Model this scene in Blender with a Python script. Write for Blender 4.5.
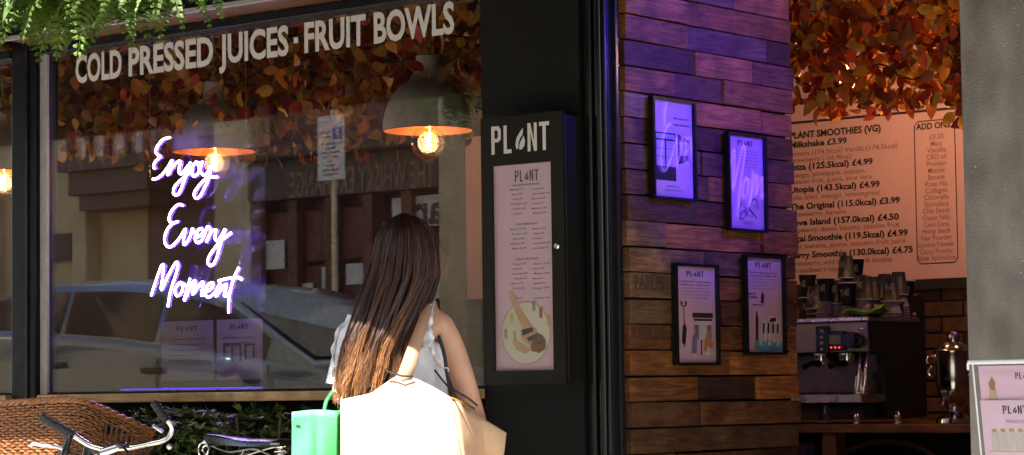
import bpy, math, random
from mathutils import Vector as Vec, Matrix, noise as mnoise

random.seed(11)
sc = bpy.context.scene
for o in list(bpy.data.objects):
    bpy.data.objects.remove(o)

# ---------------------------------------------------------------- camera
F = 2465.0                       # focal length in pixels of a 1024 px wide picture
CAM_Z, HOR, ROLL = 1.10, 391.0, 0.0135
A0 = math.radians(51.0)
V = Vec((-math.cos(A0), math.sin(A0), 0.0))          # view direction along the ground
R = Vec((math.sin(A0), math.cos(A0), 0.0))           # picture right
PITCH = math.atan((HOR - 227.5) / F)
cam_d = bpy.data.cameras.new("camera")
cam_d.sensor_width = 36.0
cam_d.lens = F / 1024 * 36.0
cam_d.clip_start = 0.1
cam_d.clip_end = 500
cam = bpy.data.objects.new("camera", cam_d)
sc.collection.objects.link(cam)
fw = (V * math.cos(PITCH) + Vec((0, 0, math.sin(PITCH)))).normalized()
up0 = R.cross(fw).normalized()
rt = (R * math.cos(ROLL) + up0 * math.sin(ROLL) * -1).normalized()
upv = rt.cross(fw).normalized()
M3 = Matrix((rt, upv, -fw)).transposed()
cam.matrix_world = Matrix.Translation((0, 0, CAM_Z)) @ M3.to_4x4()
sc.camera = cam

# ---------------------------------------------------------------- sky, sun, exposure
SUN_H = Vec((0.08, -0.997, 0)).normalized()
SUN_EL = math.radians(59.2)
sun_dir = SUN_H * math.cos(SUN_EL) + Vec((0, 0, math.sin(SUN_EL)))
world = bpy.data.worlds.new("World")
sc.world = world
world.use_nodes = True
wn = world.node_tree
bg = wn.nodes["Background"]
sky = wn.nodes.new("ShaderNodeTexSky")
sky.sky_type = 'NISHITA'
sky.sun_disc = False
sky.sun_elevation = SUN_EL
sky.sun_rotation = math.atan2(SUN_H.x, SUN_H.y)
wn.links.new(sky.outputs[0], bg.inputs[0])
bg.inputs[1].default_value = 0.15
sun_l = bpy.data.lights.new("sun", 'SUN')
sun_l.energy = 5.0
sun_l.angle = math.radians(0.5)
sun_l.color = (1.0, 0.93, 0.82)
sun_o = bpy.data.objects.new("sun", sun_l)
sc.collection.objects.link(sun_o)
sun_o.rotation_euler = (-sun_dir).to_track_quat('-Z', 'Y').to_euler()
sc.view_settings.view_transform = 'Standard'
sc.view_settings.look = 'None'
sc.view_settings.exposure = 2.3
sc.view_settings.gamma = 1.0
sc.render.engine = 'CYCLES'
sc.cycles.use_denoising = True
sc.cycles.max_bounces = 10
sc.cycles.diffuse_bounces = 5
sc.cycles.transparent_max_bounces = 24
sc.cycles.caustics_reflective = False
sc.cycles.caustics_refractive = False
sc.cycles.sample_clamp_indirect = 6.0

# ---------------------------------------------------------------- calibration: sight lines onto real planes
def ray(px, py):
    return (fw + rt * ((px - 512.0) / F) + upv * ((227.5 - py) / F))
def onY(px, py, Y):
    d = ray(px, py); t = Y / d.y
    return Vec((d.x * t, Y, CAM_Z + d.z * t))
def onX(px, py, X):
    d = ray(px, py); t = X / d.x
    return Vec((X, d.y * t, CAM_Z + d.z * t))
YF = 6.60                         # plane of the shop glass
def mirY(px, py, Y):              # a point in the street that the glass shows at that pixel
    p = onY(px, py, 2 * YF - Y)
    return Vec((p.x, Y, p.z))
def ground(x):
    return -0.055 * (x + 5.2)

# ---------------------------------------------------------------- materials
MATS = {}
def nodes_of(name):
    m = bpy.data.materials.new(name); m.use_nodes = True
    nt = m.node_tree
    return m, nt, nt.nodes["Principled BSDF"]
def mat(name, col, rough=0.6, metal=0.0, var=0.18, scale=14.0, bump=0.0, bscale=None, spec=0.5,
        stretch=(1, 1, 1), rand=0.0, coat=0.0, trans=0.0, sheen=0.0, subsurf=0.0, rvar=0.0, detail=6.0):
    if name in MATS: return MATS[name]
    m, nt, b = nodes_of(name)
    b.inputs["Roughness"].default_value = rough
    b.inputs["Metallic"].default_value = metal
    b.inputs["Specular IOR Level"].default_value = spec
    b.inputs["Coat Weight"].default_value = coat
    b.inputs["Sheen Weight"].default_value = sheen
    if subsurf:
        b.inputs["Subsurface Weight"].default_value = subsurf
        b.inputs["Subsurface Radius"].default_value = (0.01, 0.004, 0.002)
        b.inputs["Subsurface Scale"].default_value = 1.0
    tc = nt.nodes.new("ShaderNodeTexCoord")
    mp = nt.nodes.new("ShaderNodeMapping"); mp.inputs["Scale"].default_value = stretch
    nt.links.new(tc.outputs["Object"], mp.inputs["Vector"])
    vec = mp.outputs["Vector"]
    oi = None
    if rand:
        oi = nt.nodes.new("ShaderNodeObjectInfo")
        ad = nt.nodes.new("ShaderNodeVectorMath"); ad.operation = 'ADD'
        sc_ = nt.nodes.new("ShaderNodeVectorMath"); sc_.operation = 'SCALE'; sc_.inputs["Scale"].default_value = 37.0
        cx = nt.nodes.new("ShaderNodeCombineXYZ")
        nt.links.new(oi.outputs["Random"], cx.inputs[0]); nt.links.new(oi.outputs["Random"], cx.inputs[1]); nt.links.new(oi.outputs["Random"], cx.inputs[2])
        nt.links.new(cx.outputs[0], sc_.inputs[0]); nt.links.new(vec, ad.inputs[0]); nt.links.new(sc_.outputs[0], ad.inputs[1])
        vec = ad.outputs[0]
    n = nt.nodes.new("ShaderNodeTexNoise"); n.inputs["Scale"].default_value = scale; n.inputs["Detail"].default_value = detail
    nt.links.new(vec, n.inputs["Vector"])
    rp = nt.nodes.new("ShaderNodeMapRange")
    rp.inputs[1].default_value = 0.3; rp.inputs[2].default_value = 0.7
    rp.inputs[3].default_value = 1 - var; rp.inputs[4].default_value = 1 + var
    nt.links.new(n.outputs[0], rp.inputs[0])
    val = rp.outputs[0]
    if rand:
        r2 = nt.nodes.new("ShaderNodeMapRange"); r2.inputs[3].default_value = 1 - rand; r2.inputs[4].default_value = 1 + rand
        nt.links.new(oi.outputs["Random"], r2.inputs[0])
        mu = nt.nodes.new("ShaderNodeMath"); mu.operation = 'MULTIPLY'
        nt.links.new(val, mu.inputs[0]); nt.links.new(r2.outputs[0], mu.inputs[1]); val = mu.outputs[0]
    hs = nt.nodes.new("ShaderNodeVectorMath"); hs.operation = 'SCALE'
    hs.inputs[0].default_value = col[:3]
    nt.links.new(val, hs.inputs["Scale"])
    nt.links.new(hs.outputs[0], b.inputs["Base Color"])
    if rvar:
        rr = nt.nodes.new("ShaderNodeMapRange"); rr.inputs[1].default_value = 0.3; rr.inputs[2].default_value = 0.7
        rr.inputs[3].default_value = max(0.02, rough - rvar); rr.inputs[4].default_value = min(1, rough + rvar)
        nt.links.new(n.outputs[0], rr.inputs[0]); nt.links.new(rr.outputs[0], b.inputs["Roughness"])
    if bump:
        n2 = nt.nodes.new("ShaderNodeTexNoise"); n2.inputs["Scale"].default_value = bscale or scale * 3; n2.inputs["Detail"].default_value = 8
        nt.links.new(vec, n2.inputs["Vector"])
        bp = nt.nodes.new("ShaderNodeBump"); bp.inputs["Strength"].default_value = bump; bp.inputs["Distance"].default_value = 0.01
        nt.links.new(n2.outputs[0], bp.inputs["Height"]); nt.links.new(bp.outputs[0], b.inputs["Normal"])
    MATS[name] = m
    return m
def emat(name, col, strength):
    if name in MATS: return MATS[name]
    m, nt, b = nodes_of(name)
    b.inputs["Base Color"].default_value = (*col, 1)
    b.inputs["Emission Color"].default_value = (*col, 1)
    b.inputs["Emission Strength"].default_value = strength
    MATS[name] = m
    return m
def glass(name, r0, tint=(1, 1, 1), rough=0.0):
    """thin clear sheet: Schlick reflection over straight transmission"""
    if name in MATS: return MATS[name]
    m = bpy.data.materials.new(name); m.use_nodes = True
    nt = m.node_tree; nt.nodes.clear()
    out = nt.nodes.new("ShaderNodeOutputMaterial")
    tr = nt.nodes.new("ShaderNodeBsdfTransparent"); tr.inputs[0].default_value = (*tint, 1)
    gl = nt.nodes.new("ShaderNodeBsdfGlossy"); gl.inputs["Roughness"].default_value = rough
    ge = nt.nodes.new("ShaderNodeNewGeometry")
    dt = nt.nodes.new("ShaderNodeVectorMath"); dt.operation = 'DOT_PRODUCT'
    nt.links.new(ge.outputs["Incoming"], dt.inputs[0]); nt.links.new(ge.outputs["Normal"], dt.inputs[1])
    ab = nt.nodes.new("ShaderNodeMath"); ab.operation = 'ABSOLUTE'; nt.links.new(dt.outputs["Value"], ab.inputs[0])
    om = nt.nodes.new("ShaderNodeMath"); om.operation = 'SUBTRACT'; om.inputs[0].default_value = 1; nt.links.new(ab.outputs[0], om.inputs[1])
    pw = nt.nodes.new("ShaderNodeMath"); pw.operation = 'POWER'; pw.inputs[1].default_value = 5; nt.links.new(om.outputs[0], pw.inputs[0])
    ma = nt.nodes.new("ShaderNodeMath"); ma.operation = 'MULTIPLY_ADD'; ma.inputs[1].default_value = 1 - r0; ma.inputs[2].default_value = r0
    nt.links.new(pw.outputs[0], ma.inputs[0])
    mx = nt.nodes.new("ShaderNodeMixShader")
    nt.links.new(ma.outputs[0], mx.inputs[0]); nt.links.new(tr.outputs[0], mx.inputs[1]); nt.links.new(gl.outputs[0], mx.inputs[2])
    nt.links.new(mx.outputs[0], out.inputs[0])
    MATS[name] = m
    return m
def wood(name, col, dark, rough=0.6, scale=6.0, stretch=(1, 12, 12), rand=0.5, bump=0.5):
    if name in MATS: return MATS[name]
    m, nt, b = nodes_of(name)
    b.inputs["Roughness"].default_value = rough
    b.inputs["Specular IOR Level"].default_value = 0.35
    tc = nt.nodes.new("ShaderNodeTexCoord")
    oi = nt.nodes.new("ShaderNodeObjectInfo")
    mp = nt.nodes.new("ShaderNodeMapping"); mp.inputs["Scale"].default_value = stretch
    cx = nt.nodes.new("ShaderNodeCombineXYZ")
    mu = nt.nodes.new("ShaderNodeMath"); mu.operation = 'MULTIPLY'; mu.inputs[1].default_value = 53.0
    nt.links.new(oi.outputs["Random"], mu.inputs[0])
    for i in range(3): nt.links.new(mu.outputs[0], cx.inputs[i])
    nt.links.new(cx.outputs[0], mp.inputs["Location"])
    nt.links.new(tc.outputs["Object"], mp.inputs["Vector"])
    n = nt.nodes.new("ShaderNodeTexNoise"); n.inputs["Scale"].default_value = scale; n.inputs["Detail"].default_value = 10; n.inputs["Distortion"].default_value = 1.6
    nt.links.new(mp.outputs[0], n.inputs["Vector"])
    rp = nt.nodes.new("ShaderNodeValToRGB")
    rp.color_ramp.elements[0].position = 0.33; rp.color_ramp.elements[0].color = (*dark, 1)
    rp.color_ramp.elements[1].position = 0.66; rp.color_ramp.elements[1].color = (*col, 1)
    nt.links.new(n.outputs[0], rp.inputs[0])
    # dirt blotches of their own shape
    n3 = nt.nodes.new("ShaderNodeTexNoise"); n3.inputs["Scale"].default_value = 7.0; n3.inputs["Detail"].default_value = 5
    mp3 = nt.nodes.new("ShaderNodeMapping"); nt.links.new(tc.outputs["Object"], mp3.inputs["Vector"]); nt.links.new(cx.outputs[0], mp3.inputs["Location"])
    nt.links.new(mp3.outputs[0], n3.inputs["Vector"])
    d3 = nt.nodes.new("ShaderNodeMapRange"); d3.inputs[1].default_value = 0.35; d3.inputs[2].default_value = 0.65; d3.inputs[3].default_value = 0.55; d3.inputs[4].default_value = 1.15
    nt.links.new(n3.outputs[0], d3.inputs[0])
    r2 = nt.nodes.new("ShaderNodeMapRange"); r2.inputs[3].default_value = 1 - rand; r2.inputs[4].default_value = 1 + rand
    nt.links.new(oi.outputs["Random"], r2.inputs[0])
    m2 = nt.nodes.new("ShaderNodeMath"); m2.operation = 'MULTIPLY'; nt.links.new(d3.outputs[0], m2.inputs[0]); nt.links.new(r2.outputs[0], m2.inputs[1])
    hs = nt.nodes.new("ShaderNodeVectorMath"); hs.operation = 'SCALE'
    nt.links.new(rp.outputs[0], hs.inputs[0]); nt.links.new(m2.outputs[0], hs.inputs["Scale"])
    nt.links.new(hs.outputs[0], b.inputs["Base Color"])
    bp = nt.nodes.new("ShaderNodeBump"); bp.inputs["Strength"].default_value = bump; bp.inputs["Distance"].default_value = 0.006
    nt.links.new(n.outputs[0], bp.inputs["Height"]); nt.links.new(bp.outputs[0], b.inputs["Normal"])
    MATS[name] = m
    return m

black_paint = mat("black_paint", (0.0048, 0.0046, 0.0042), 0.55, var=0.3, scale=60, bump=0.2, bscale=420, rvar=0.08, spec=.16)
black_gloss = mat("black_gloss", (0.010, 0.010, 0.012), 0.22, var=0.1, rvar=0.06)
black_matt = mat("black_matt", (0.012, 0.012, 0.012), 0.65)
frame_black = mat("frame_black", (0.006, 0.006, 0.008), 0.38, var=0.15, rvar=0.08, spec=.22)
white_strip = mat("white_strip", (0.34, 0.33, 0.34), 0.5, var=0.12, scale=30)
beam_wood = wood("beam_wood", (0.15, 0.062, 0.02), (0.07, 0.026, 0.009), 0.32, 5, (1, 14, 14), 0.05)
sill_wood = wood("sill_wood", (0.58, 0.40, 0.20), (0.44, 0.28, 0.13), 0.55, 5, (1, 16, 16), 0.05, 0.2)
pane_glass = glass("pane_glass", 0.11, (0.92, 0.93, 0.92))
thin_glass = glass("thin_glass", 0.05, (0.97, 0.97, 0.97))
acrylic = glass("acrylic", 0.016, (0.9, 0.9, 0.92))
white_vinyl = mat("white_vinyl", (0.60, 0.59, 0.59), 0.55, var=0.05)
chrome = mat("chrome", (0.75, 0.74, 0.72), 0.13, 1.0, var=0.08, rvar=0.06)
steel = mat("steel", (0.50, 0.46, 0.40), 0.30, 1.0, var=0.15, rvar=0.1)
rubber = mat("rubber", (0.015, 0.015, 0.016), 0.6)
ink = mat("ink", (0.018, 0.014, 0.018), 0.6, var=0.05)
ink_grey = mat("ink_grey", (0.36, 0.17, 0.16), 0.6, var=0.05)
ink_mauve = mat("ink_mauve", (0.34, 0.25, 0.33), 0.6, var=0.05)

# ---------------------------------------------------------------- mesh helpers
class MB:
    def __init__(s): s.v = []; s.f = []
    def add(s, vs, fs):
        n = len(s.v); s.v += [Vec(p) for p in vs]; s.f += [tuple(i + n for i in f) for f in fs]; return s
    def box(s, c, d, rot=None):
        c = Vec(c); h = Vec(d) / 2
        vs = [Vec((x * h.x, y * h.y, z * h.z)) for x in (-1, 1) for y in (-1, 1) for z in (-1, 1)]
        if rot is not None: vs = [rot @ p for p in vs]
        return s.add([c + p for p in vs], [(0, 1, 3, 2), (4, 6, 7, 5), (0, 4, 5, 1), (2, 3, 7, 6), (0, 2, 6, 4), (1, 5, 7, 3)])
    def bx(s, x0, x1, y0, y1, z0, z1):
        return s.box(((x0 + x1) / 2, (y0 + y1) / 2, (z0 + z1) / 2), (abs(x1 - x0), abs(y1 - y0), abs(z1 - z0)))
    def tube(s, pts, r, n=8, caps=True, flat=None):
        pts = [Vec(p) for p in pts]; m = len(pts)
        rs = r if isinstance(r, (list, tuple)) else [r] * m
        nrm = None; rings = []
        for i, p in enumerate(pts):
            t = (pts[min(i + 1, m - 1)] - pts[max(i - 1, 0)])
            if t.length < 1e-9: t = Vec((0, 0, 1))
            t.normalize()
            if nrm is None:
                a = Vec((0, 0, 1)) if abs(t.z) < 0.9 else Vec((1, 0, 0))
                if flat is not None: a = flat
                nrm = (a - t * a.dot(t)).normalized()
            else:
                nn = nrm - t * nrm.dot(t)
                nrm = nn.normalized() if nn.length > 1e-6 else nrm
            b = t.cross(nrm)
            rings.append([p + (nrm * math.cos(2 * math.pi * k / n) + b * math.sin(2 * math.pi * k / n)) * rs[i] for k in range(n)])
        vs = [q for rg in rings for q in rg]; fs = []
        for i in range(m - 1):
            for k in range(n):
                fs.append((i * n + k, i * n + (k + 1) % n, (i + 1) * n + (k + 1) % n, (i + 1) * n + k))
        if caps:
            fs.append(tuple(reversed(range(n)))); fs.append(tuple((m - 1) * n + k for k in range(n)))
        return s.add(vs, fs)
    def lathe(s, prof, c=(0, 0, 0), n=24, close=False):
        c = Vec(c); vs = []; fs = []; m = len(prof)
        for (r, z) in prof:
            for k in range(n):
                a = 2 * math.pi * k / n
                vs.append(c + Vec((r * math.cos(a), r * math.sin(a), z)))
        for i in range(m - 1):
            for k in range(n):
                fs.append((i * n + k, i * n + (k + 1) % n, (i + 1) * n + (k + 1) % n, (i + 1) * n + k))
        return s.add(vs, fs)
    def poly(s, pts, back=None):
        """flat polygon, extruded by vector back when given"""
        n = len(pts); pts = [Vec(p) for p in pts]
        if back is None: return s.add(pts, [tuple(range(n))])
        b = Vec(back)
        fs = [tuple(range(n)), tuple(reversed(range(n, 2 * n)))]
        fs += [(i, i + n, (i + 1) % n + n, (i + 1) % n) for i in range(n)]
        return s.add(pts + [p + b for p in pts], fs)
    def ell(s, c, rad, nu=14, nv=9):
        c = Vec(c); vs = []; fs = []
        for j in range(nv + 1):
            th = math.pi * j / nv
            for k in range(nu):
                a = 2 * math.pi * k / nu
                vs.append(c + Vec((rad[0] * math.sin(th) * math.cos(a), rad[1] * math.sin(th) * math.sin(a), rad[2] * math.cos(th))))
        for j in range(nv):
            for k in range(nu):
                fs.append((j * nu + k, (j + 1) * nu + k, (j + 1) * nu + (k + 1) % nu, j * nu + (k + 1) % nu))
        return s.add(vs, fs)

WL = {}
def wloc(o):
    return WL.get(o.name, Vec((0, 0, 0)))
def link(o): sc.collection.objects.link(o)
def mesh_obj(name, verts, faces, m, parent=None, smooth=False, bevel=0.0, label=None, kind=None, subs=0):
    vs = [Vec(p) for p in verts]
    lo = Vec((min(p.x for p in vs), min(p.y for p in vs), min(p.z for p in vs)))
    hi = Vec((max(p.x for p in vs), max(p.y for p in vs), max(p.z for p in vs)))
    c = (lo + hi) / 2
    me = bpy.data.meshes.new(name)
    me.from_pydata([p - c for p in vs], [], faces); me.validate(); me.update()
    if m: me.materials.append(m)
    if smooth:
        me.shade_smooth()
        try: me.set_sharp_from_angle(angle=math.radians(48))
        except Exception: pass
    o = bpy.data.objects.new(name, me); link(o)
    WL[o.name] = c
    o.location = c - (wloc(parent) if parent else Vec((0, 0, 0)))
    if parent: o.parent = parent
    if bevel:
        b = o.modifiers.new("bevel", 'BEVEL'); b.width = bevel; b.segments = 2; b.limit_method = 'ANGLE'
    if subs:
        b = o.modifiers.new("subdiv", 'SUBSURF'); b.levels = subs; b.render_levels = subs
    if label: o["label"] = label
    if kind: o["kind"] = kind
    return o
def obj(name, mb, m, parent=None, **k):
    return mesh_obj(name, mb.v, mb.f, m, parent, **k)
def thing(name, label, cat, loc, group=None):
    o = bpy.data.objects.new(name, None); link(o)
    o.empty_display_size = 0.1
    o.location = loc; WL[o.name] = Vec(loc)
    o["label"] = label; o["category"] = cat
    if group: o["group"] = group
    return o
def tag(o, label, cat, group=None):
    o["label"] = label; o["category"] = cat
    if group: o["group"] = group
    return o
def struct(o): o["kind"] = "structure"; return o
def smooth_path(pts, n=6):
    P = [Vec(p) for p in pts]; out = []
    for i in range(len(P) - 1):
        p0 = P[max(i - 1, 0)]; p1 = P[i]; p2 = P[i + 1]; p3 = P[min(i + 2, len(P) - 1)]
        for k in range(n):
            t = k / n
            out.append(0.5 * ((2 * p1) + (p2 - p0) * t + (2 * p0 - 5 * p1 + 4 * p2 - p3) * t * t + (3 * p1 - p0 - 3 * p2 + p3) * t ** 3))
    out.append(P[-1]); return out

# text as flat print or cut letters (built-in face only)
_tc = {}
def text_geo(s, bold=0.0, ext=0.0):
    key = (s, bold, ext)
    if key in _tc: return _tc[key]
    cu = bpy.data.curves.new("t", 'FONT'); cu.body = s; cu.size = 1.0; cu.offset = bold; cu.extrude = ext; cu.resolution_u = 3
    ob = bpy.data.objects.new("t", cu); link(ob)
    dg = bpy.context.evaluated_depsgraph_get()
    me = bpy.data.meshes.new_from_object(ob.evaluated_get(dg))
    vs = [v.co.copy() for v in me.vertices]; fs = [tuple(p.vertices) for p in me.polygons]
    bpy.data.objects.remove(ob); bpy.data.curves.remove(cu); bpy.data.meshes.remove(me)
    _tc[key] = (vs, fs); return vs, fs
CAP = max(p.y for p in text_geo("H")[0])
def put_text(mb, s, o, xd, ud, cap, width=None, bold=0.0, ext=0.0, align='L', hscale=1.0):
    """add the words to a mesh: o left end of the baseline, xd/ud the reading and up directions"""
    vs, fs = text_geo(s, bold, ext)
    if not vs: return mb
    x0 = min(p.x for p in vs); x1 = max(p.x for p in vs)
    sy = cap / CAP; sx = sy * hscale if width is None else width / (x1 - x0)
    w = (x1 - x0) * sx
    off = {'L': 0, 'C': -w / 2, 'R': -w}[align]
    xd = Vec(xd).normalized(); ud = Vec(ud).normalized(); nd = xd.cross(ud)
    o = Vec(o)
    return mb.add([o + xd * ((p.x - x0) * sx + off) + ud * (p.y * sy) + nd * (p.z * sy) for p in vs], fs)
def logo(mb, o, xd, ud, h, w, ext=None):
    """tall condensed P L (leaf) N T, o = lower left corner"""
    xd = Vec(xd).normalized(); ud = Vec(ud).normalized(); nd = xd.cross(ud)
    o = Vec(o)
    def pl(pts):
        q = [o + xd * (x * w) + ud * (y * h) for x, y in pts]
        mb.poly(q, nd * -ext) if ext else mb.poly(q)
    s = 0.055                      # stroke over width
    pl([(0, 0), (s, 0), (s, 1), (0, 1)])
    pl([(s, 1), (s, .86), (.10, .86), (.115, .80), (.115, .62), (.10, .56), (s, .56), (s, .43), (.125, .43), (.165, .53), (.165, .88), (.13, 1)])
    pl([(.215, 0), (.35, 0), (.35, .14), (.27, .14), (.27, 1), (.215, 1)])
    # leaf with a slit
    pl([(.435, .12), (.42, .30), (.44, .52), (.50, .72), (.555, .86), (.545, .62), (.50, .50), (.47, .32), (.47, .15)])
    pl([(.485, .10), (.49, .30), (.53, .46), (.56, .58), (.585, .40), (.575, .22), (.53, .10)])
    pl([(.63, 0), (.68, 0), (.68, .66), (.74, 0), (.79, 0), (.79, 1), (.74, 1), (.74, .36), (.68, 1), (.63, 1)])
    pl([(.83, 1), (.83, .86), (.888, .86), (.888, 0), (.943, 0), (.943, .86), (1.0, .86), (1.0, 1)])
    return mb
XP = Vec((1, 0, 0)); YP = Vec((0, 1, 0)); ZP = Vec((0, 0, 1))

# ================================================================= GROUND
def sloped(name, x0, x1, y0, y1, dz, m, nx=2, thick=0.12):
    mb = MB()
    z = lambda x: ground(x) + dz
    mb.add([(x0, y0, z(x0)), (x1, y0, z(x1)), (x1, y1, z(x1)), (x0, y1, z(x0)),
            (x0, y0, z(x0) - thick), (x1, y0, z(x1) - thick), (x1, y1, z(x1) - thick), (x0, y1, z(x0) - thick)],
           [(0, 1, 2, 3), (7, 6, 5, 4), (0, 4, 5, 1), (1, 5, 6, 2), (2, 6, 7, 3), (3, 7, 4, 0)])
    return struct(obj(name, mb, m))
asphalt = mat("asphalt", (0.055, 0.055, 0.055), 0.85, var=0.3, scale=3, bump=0.4, bscale=120)
paving = mat("paving", (0.27, 0.25, 0.22), 0.8, var=0.2, scale=2.5, bump=0.2, bscale=60)
kerb_m = mat("kerb_stone", (0.34, 0.32, 0.29), 0.8, var=0.15)
sloped("road", -70, 70, -40, 40, -0.14, asphalt, thick=0.3)
sloped("pavement", -60, 60, 3.45, 6.80, 0.0, paving)
sloped("kerb", -60, 60, 3.30, 3.447, 0.004, kerb_m)
sloped("far_pavement", -60, 60, -6.2, -3.65, 0.0, paving)
sloped("far_kerb", -60, 60, -3.647, -3.50, 0.004, kerb_m)
yl = mat("yellow_line", (0.55, 0.38, 0.05), 0.7, var=0.25, scale=30)
sloped("road_line", -60, 60, 3.02, 3.10, -0.136, yl, thick=0.003)
sloped("road_line", -60, 60, 2.84, 2.92, -0.136, yl, thick=0.003)

# ================================================================= SHOP : plan
X_PANE_R = onY(485, 200, YF).x
X_MUL_R = onY(40, 200, YF).x
X_MUL_L = onY(17, 200, YF).x
X_STRIP = onY(47.5, 200, YF).x
X_COR = onY(607, 200, YF).x                # street corner of the black pillar
X_PLK = X_COR + 0.012                      # face of the plank wall (faces +X)
Y_P0 = onX(626, 200, X_PLK).y
Y_P1 = onX(795, 250, X_PLK).y
X_COL = onY(967, 200, YF).x
Z_SILL0, Z_SILL1 = onY(200, 401.5, YF).z, onY(200, 392.5, YF).z
Z_GT = onY(150, 40, YF).z                  # top of glass
X_LEFT = -10.4

# room
room_paint = mat("room_paint", (0.16, 0.13, 0.105), 0.7, var=0.15, scale=2)
dark_paint = mat("dark_ceiling", (0.03, 0.027, 0.025), 0.8)
floor_wood = wood("floor_wood", (0.16, 0.09, 0.045), (0.09, 0.05, 0.025), 0.5, 3, (1, 9, 9), 0.1)
YB = 10.30
struct(obj("interior_floor", MB().bx(X_LEFT, -3.3, 6.82, YB + .2, -0.06, 0.02), floor_wood))
struct(obj("interior_ceiling", MB().bx(X_LEFT, -3.3, 6.72, YB + .2, 2.86, 2.96), dark_paint))
struct(obj("interior_side_wall", MB().bx(X_LEFT - .15, X_LEFT - .005, 6.72, YB + .2, -0.06, 2.96), room_paint))
struct(obj("interior_side_wall", MB().bx(-3.40, -3.25, 6.86, YB + .2, -0.06, 2.96), room_paint))
mortar = mat("mortar", (0.10, 0.085, 0.07), 0.9, var=0.2, bump=0.4)
bw = struct(obj("back_wall", MB().bx(X_LEFT, -3.3, YB, YB + .2, 0.02, 2.86), mortar))
brick_m = mat("brick", (0.11, 0.048, 0.03), 0.85, var=0.3, scale=18, bump=0.6, bscale=60, rand=0.4)
bme = None
xb0, xb1 = onY(800, 300, YB).x - .1, onY(972, 300, YB).x + .25
row = 0; z = 0.30
while z < 1.62:
    x = xb0 - (0.11 if row % 2 else 0)
    while x < xb1:
        if bme is None:
            b = obj("brick", MB().box((x + .105, YB - .006, z + .0325), (.212, .022, .063)), brick_m, bw, bevel=0.003); bme = b
        else:
            b = bme.copy(); link(b); b.parent = bw
            WL[b.name] = Vec((x + .105, YB - .006 + random.uniform(-.003, .003), z + .0325)); b.location = WL[b.name] - wloc(bw)
        x += 0.225
    z += 0.075; row += 1

# facade over the canopy, neighbours of the shop
stone_m = mat("stone", (0.54, 0.44, 0.27), 0.85, var=0.16, scale=2.2, bump=0.25, bscale=40)
stone2_m = mat("stone_dark", (0.33, 0.28, 0.20), 0.85, var=0.2, scale=2.5, bump=0.25, bscale=40)
sash_m = mat("sash_paint", (0.55, 0.53, 0.48), 0.5)
dark_glass = mat("dark_window_glass", (0.02, 0.022, 0.025), 0.06, var=0.05)
def sash_window(par, x, y, z, w, h, ny, mframe):
    """a sash window on a wall that faces ny (+1 or -1 along Y)"""
    fr = MB()
    y1 = y + ny * .05
    fr.bx(x - w / 2 - .06, x - w / 2, y, y1, z, z + h); fr.bx(x + w / 2, x + w / 2 + .06, y, y1, z, z + h)
    fr.bx(x - w / 2 - .06, x + w / 2 + .06, y, y1, z + h, z + h + .08); fr.bx(x - w / 2 - .12, x + w / 2 + .12, y, y + ny * .1, z - .09, z)
    fr.bx(x - w / 2, x + w / 2, y, y1 - ny * .012, z + h * .49, z + h * .52)
    wdw = obj("window", fr, mframe, par)
    for s in (0, 1):
        obj("pane", MB().bx(x - w / 2, x + w / 2, y, y + ny * .012, z + s * h * .52 + .002, z + h * (.49 if not s else 1) - .002), dark_glass, wdw)
sf = thing("shop_facade", "stone upper front of the shop above the fern canopy", "building", (-7, YF + .3, 2.75))
obj("wall", MB().bx(-12, -2.6, YF + .12, YF + .42, 3.0, 8.5), stone_m, sf)
obj("cornice", MB().bx(-12, -2.6, YF - .15, YF + .118, 8.2, 8.5), stone2_m, sf)
for i in range(4): sash_window(sf, -11 + i * 2.3, YF + .12, 4.2, 1.1, 1.9, -1, sash_m)
for nm, x0, x1, lab in (("terrace_house", -34, -12.05, "long stone terrace up the street past the left window"), ("terrace_house", -2.55, 16, "stone terrace beyond the grey column")):
    t = thing(nm, lab, "building", ((x0 + x1) / 2, YF + .3, 0))
    obj("wall", MB().bx(x0, x1, YF + .12, YF + .6, -1.5, 8.5), stone_m, t)
    obj("plinth", MB().bx(x0, x1, YF, YF + .118, -1.5, 2.0), stone2_m, t)
    n = int((x1 - x0) / 2.6)
    for i in range(n): sash_window(t, x0 + 1.3 + i * 2.6, YF + .12, 4.2, 1.1, 1.9, -1, sash_m)

# ----------------------------------------------------------------- canopy with soffit
P_CAN = 1.40
Z_TOP = Z_GT + .30
zc_edge = mirY(260, 117, YF - P_CAN).z
cn = thing("canopy", "dark flat canopy over the shop front, edged with ferns", "canopy", (-7, YF - P_CAN, zc_edge))
obj("deck", MB().bx(-10.6, -2.7, YF - P_CAN + .06, YF + .12, Z_TOP, Z_TOP + .12), black_paint, cn)
obj("edge_trim", MB().bx(-10.65, -2.65, YF - P_CAN, YF - P_CAN + .058, zc_edge, Z_TOP + .16), black_paint, cn, bevel=.004)
obj("fascia", MB().bx(-10.6, -2.7, YF - .02, YF + .118, Z_TOP + .125, 3.0), black_paint, cn)

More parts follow.
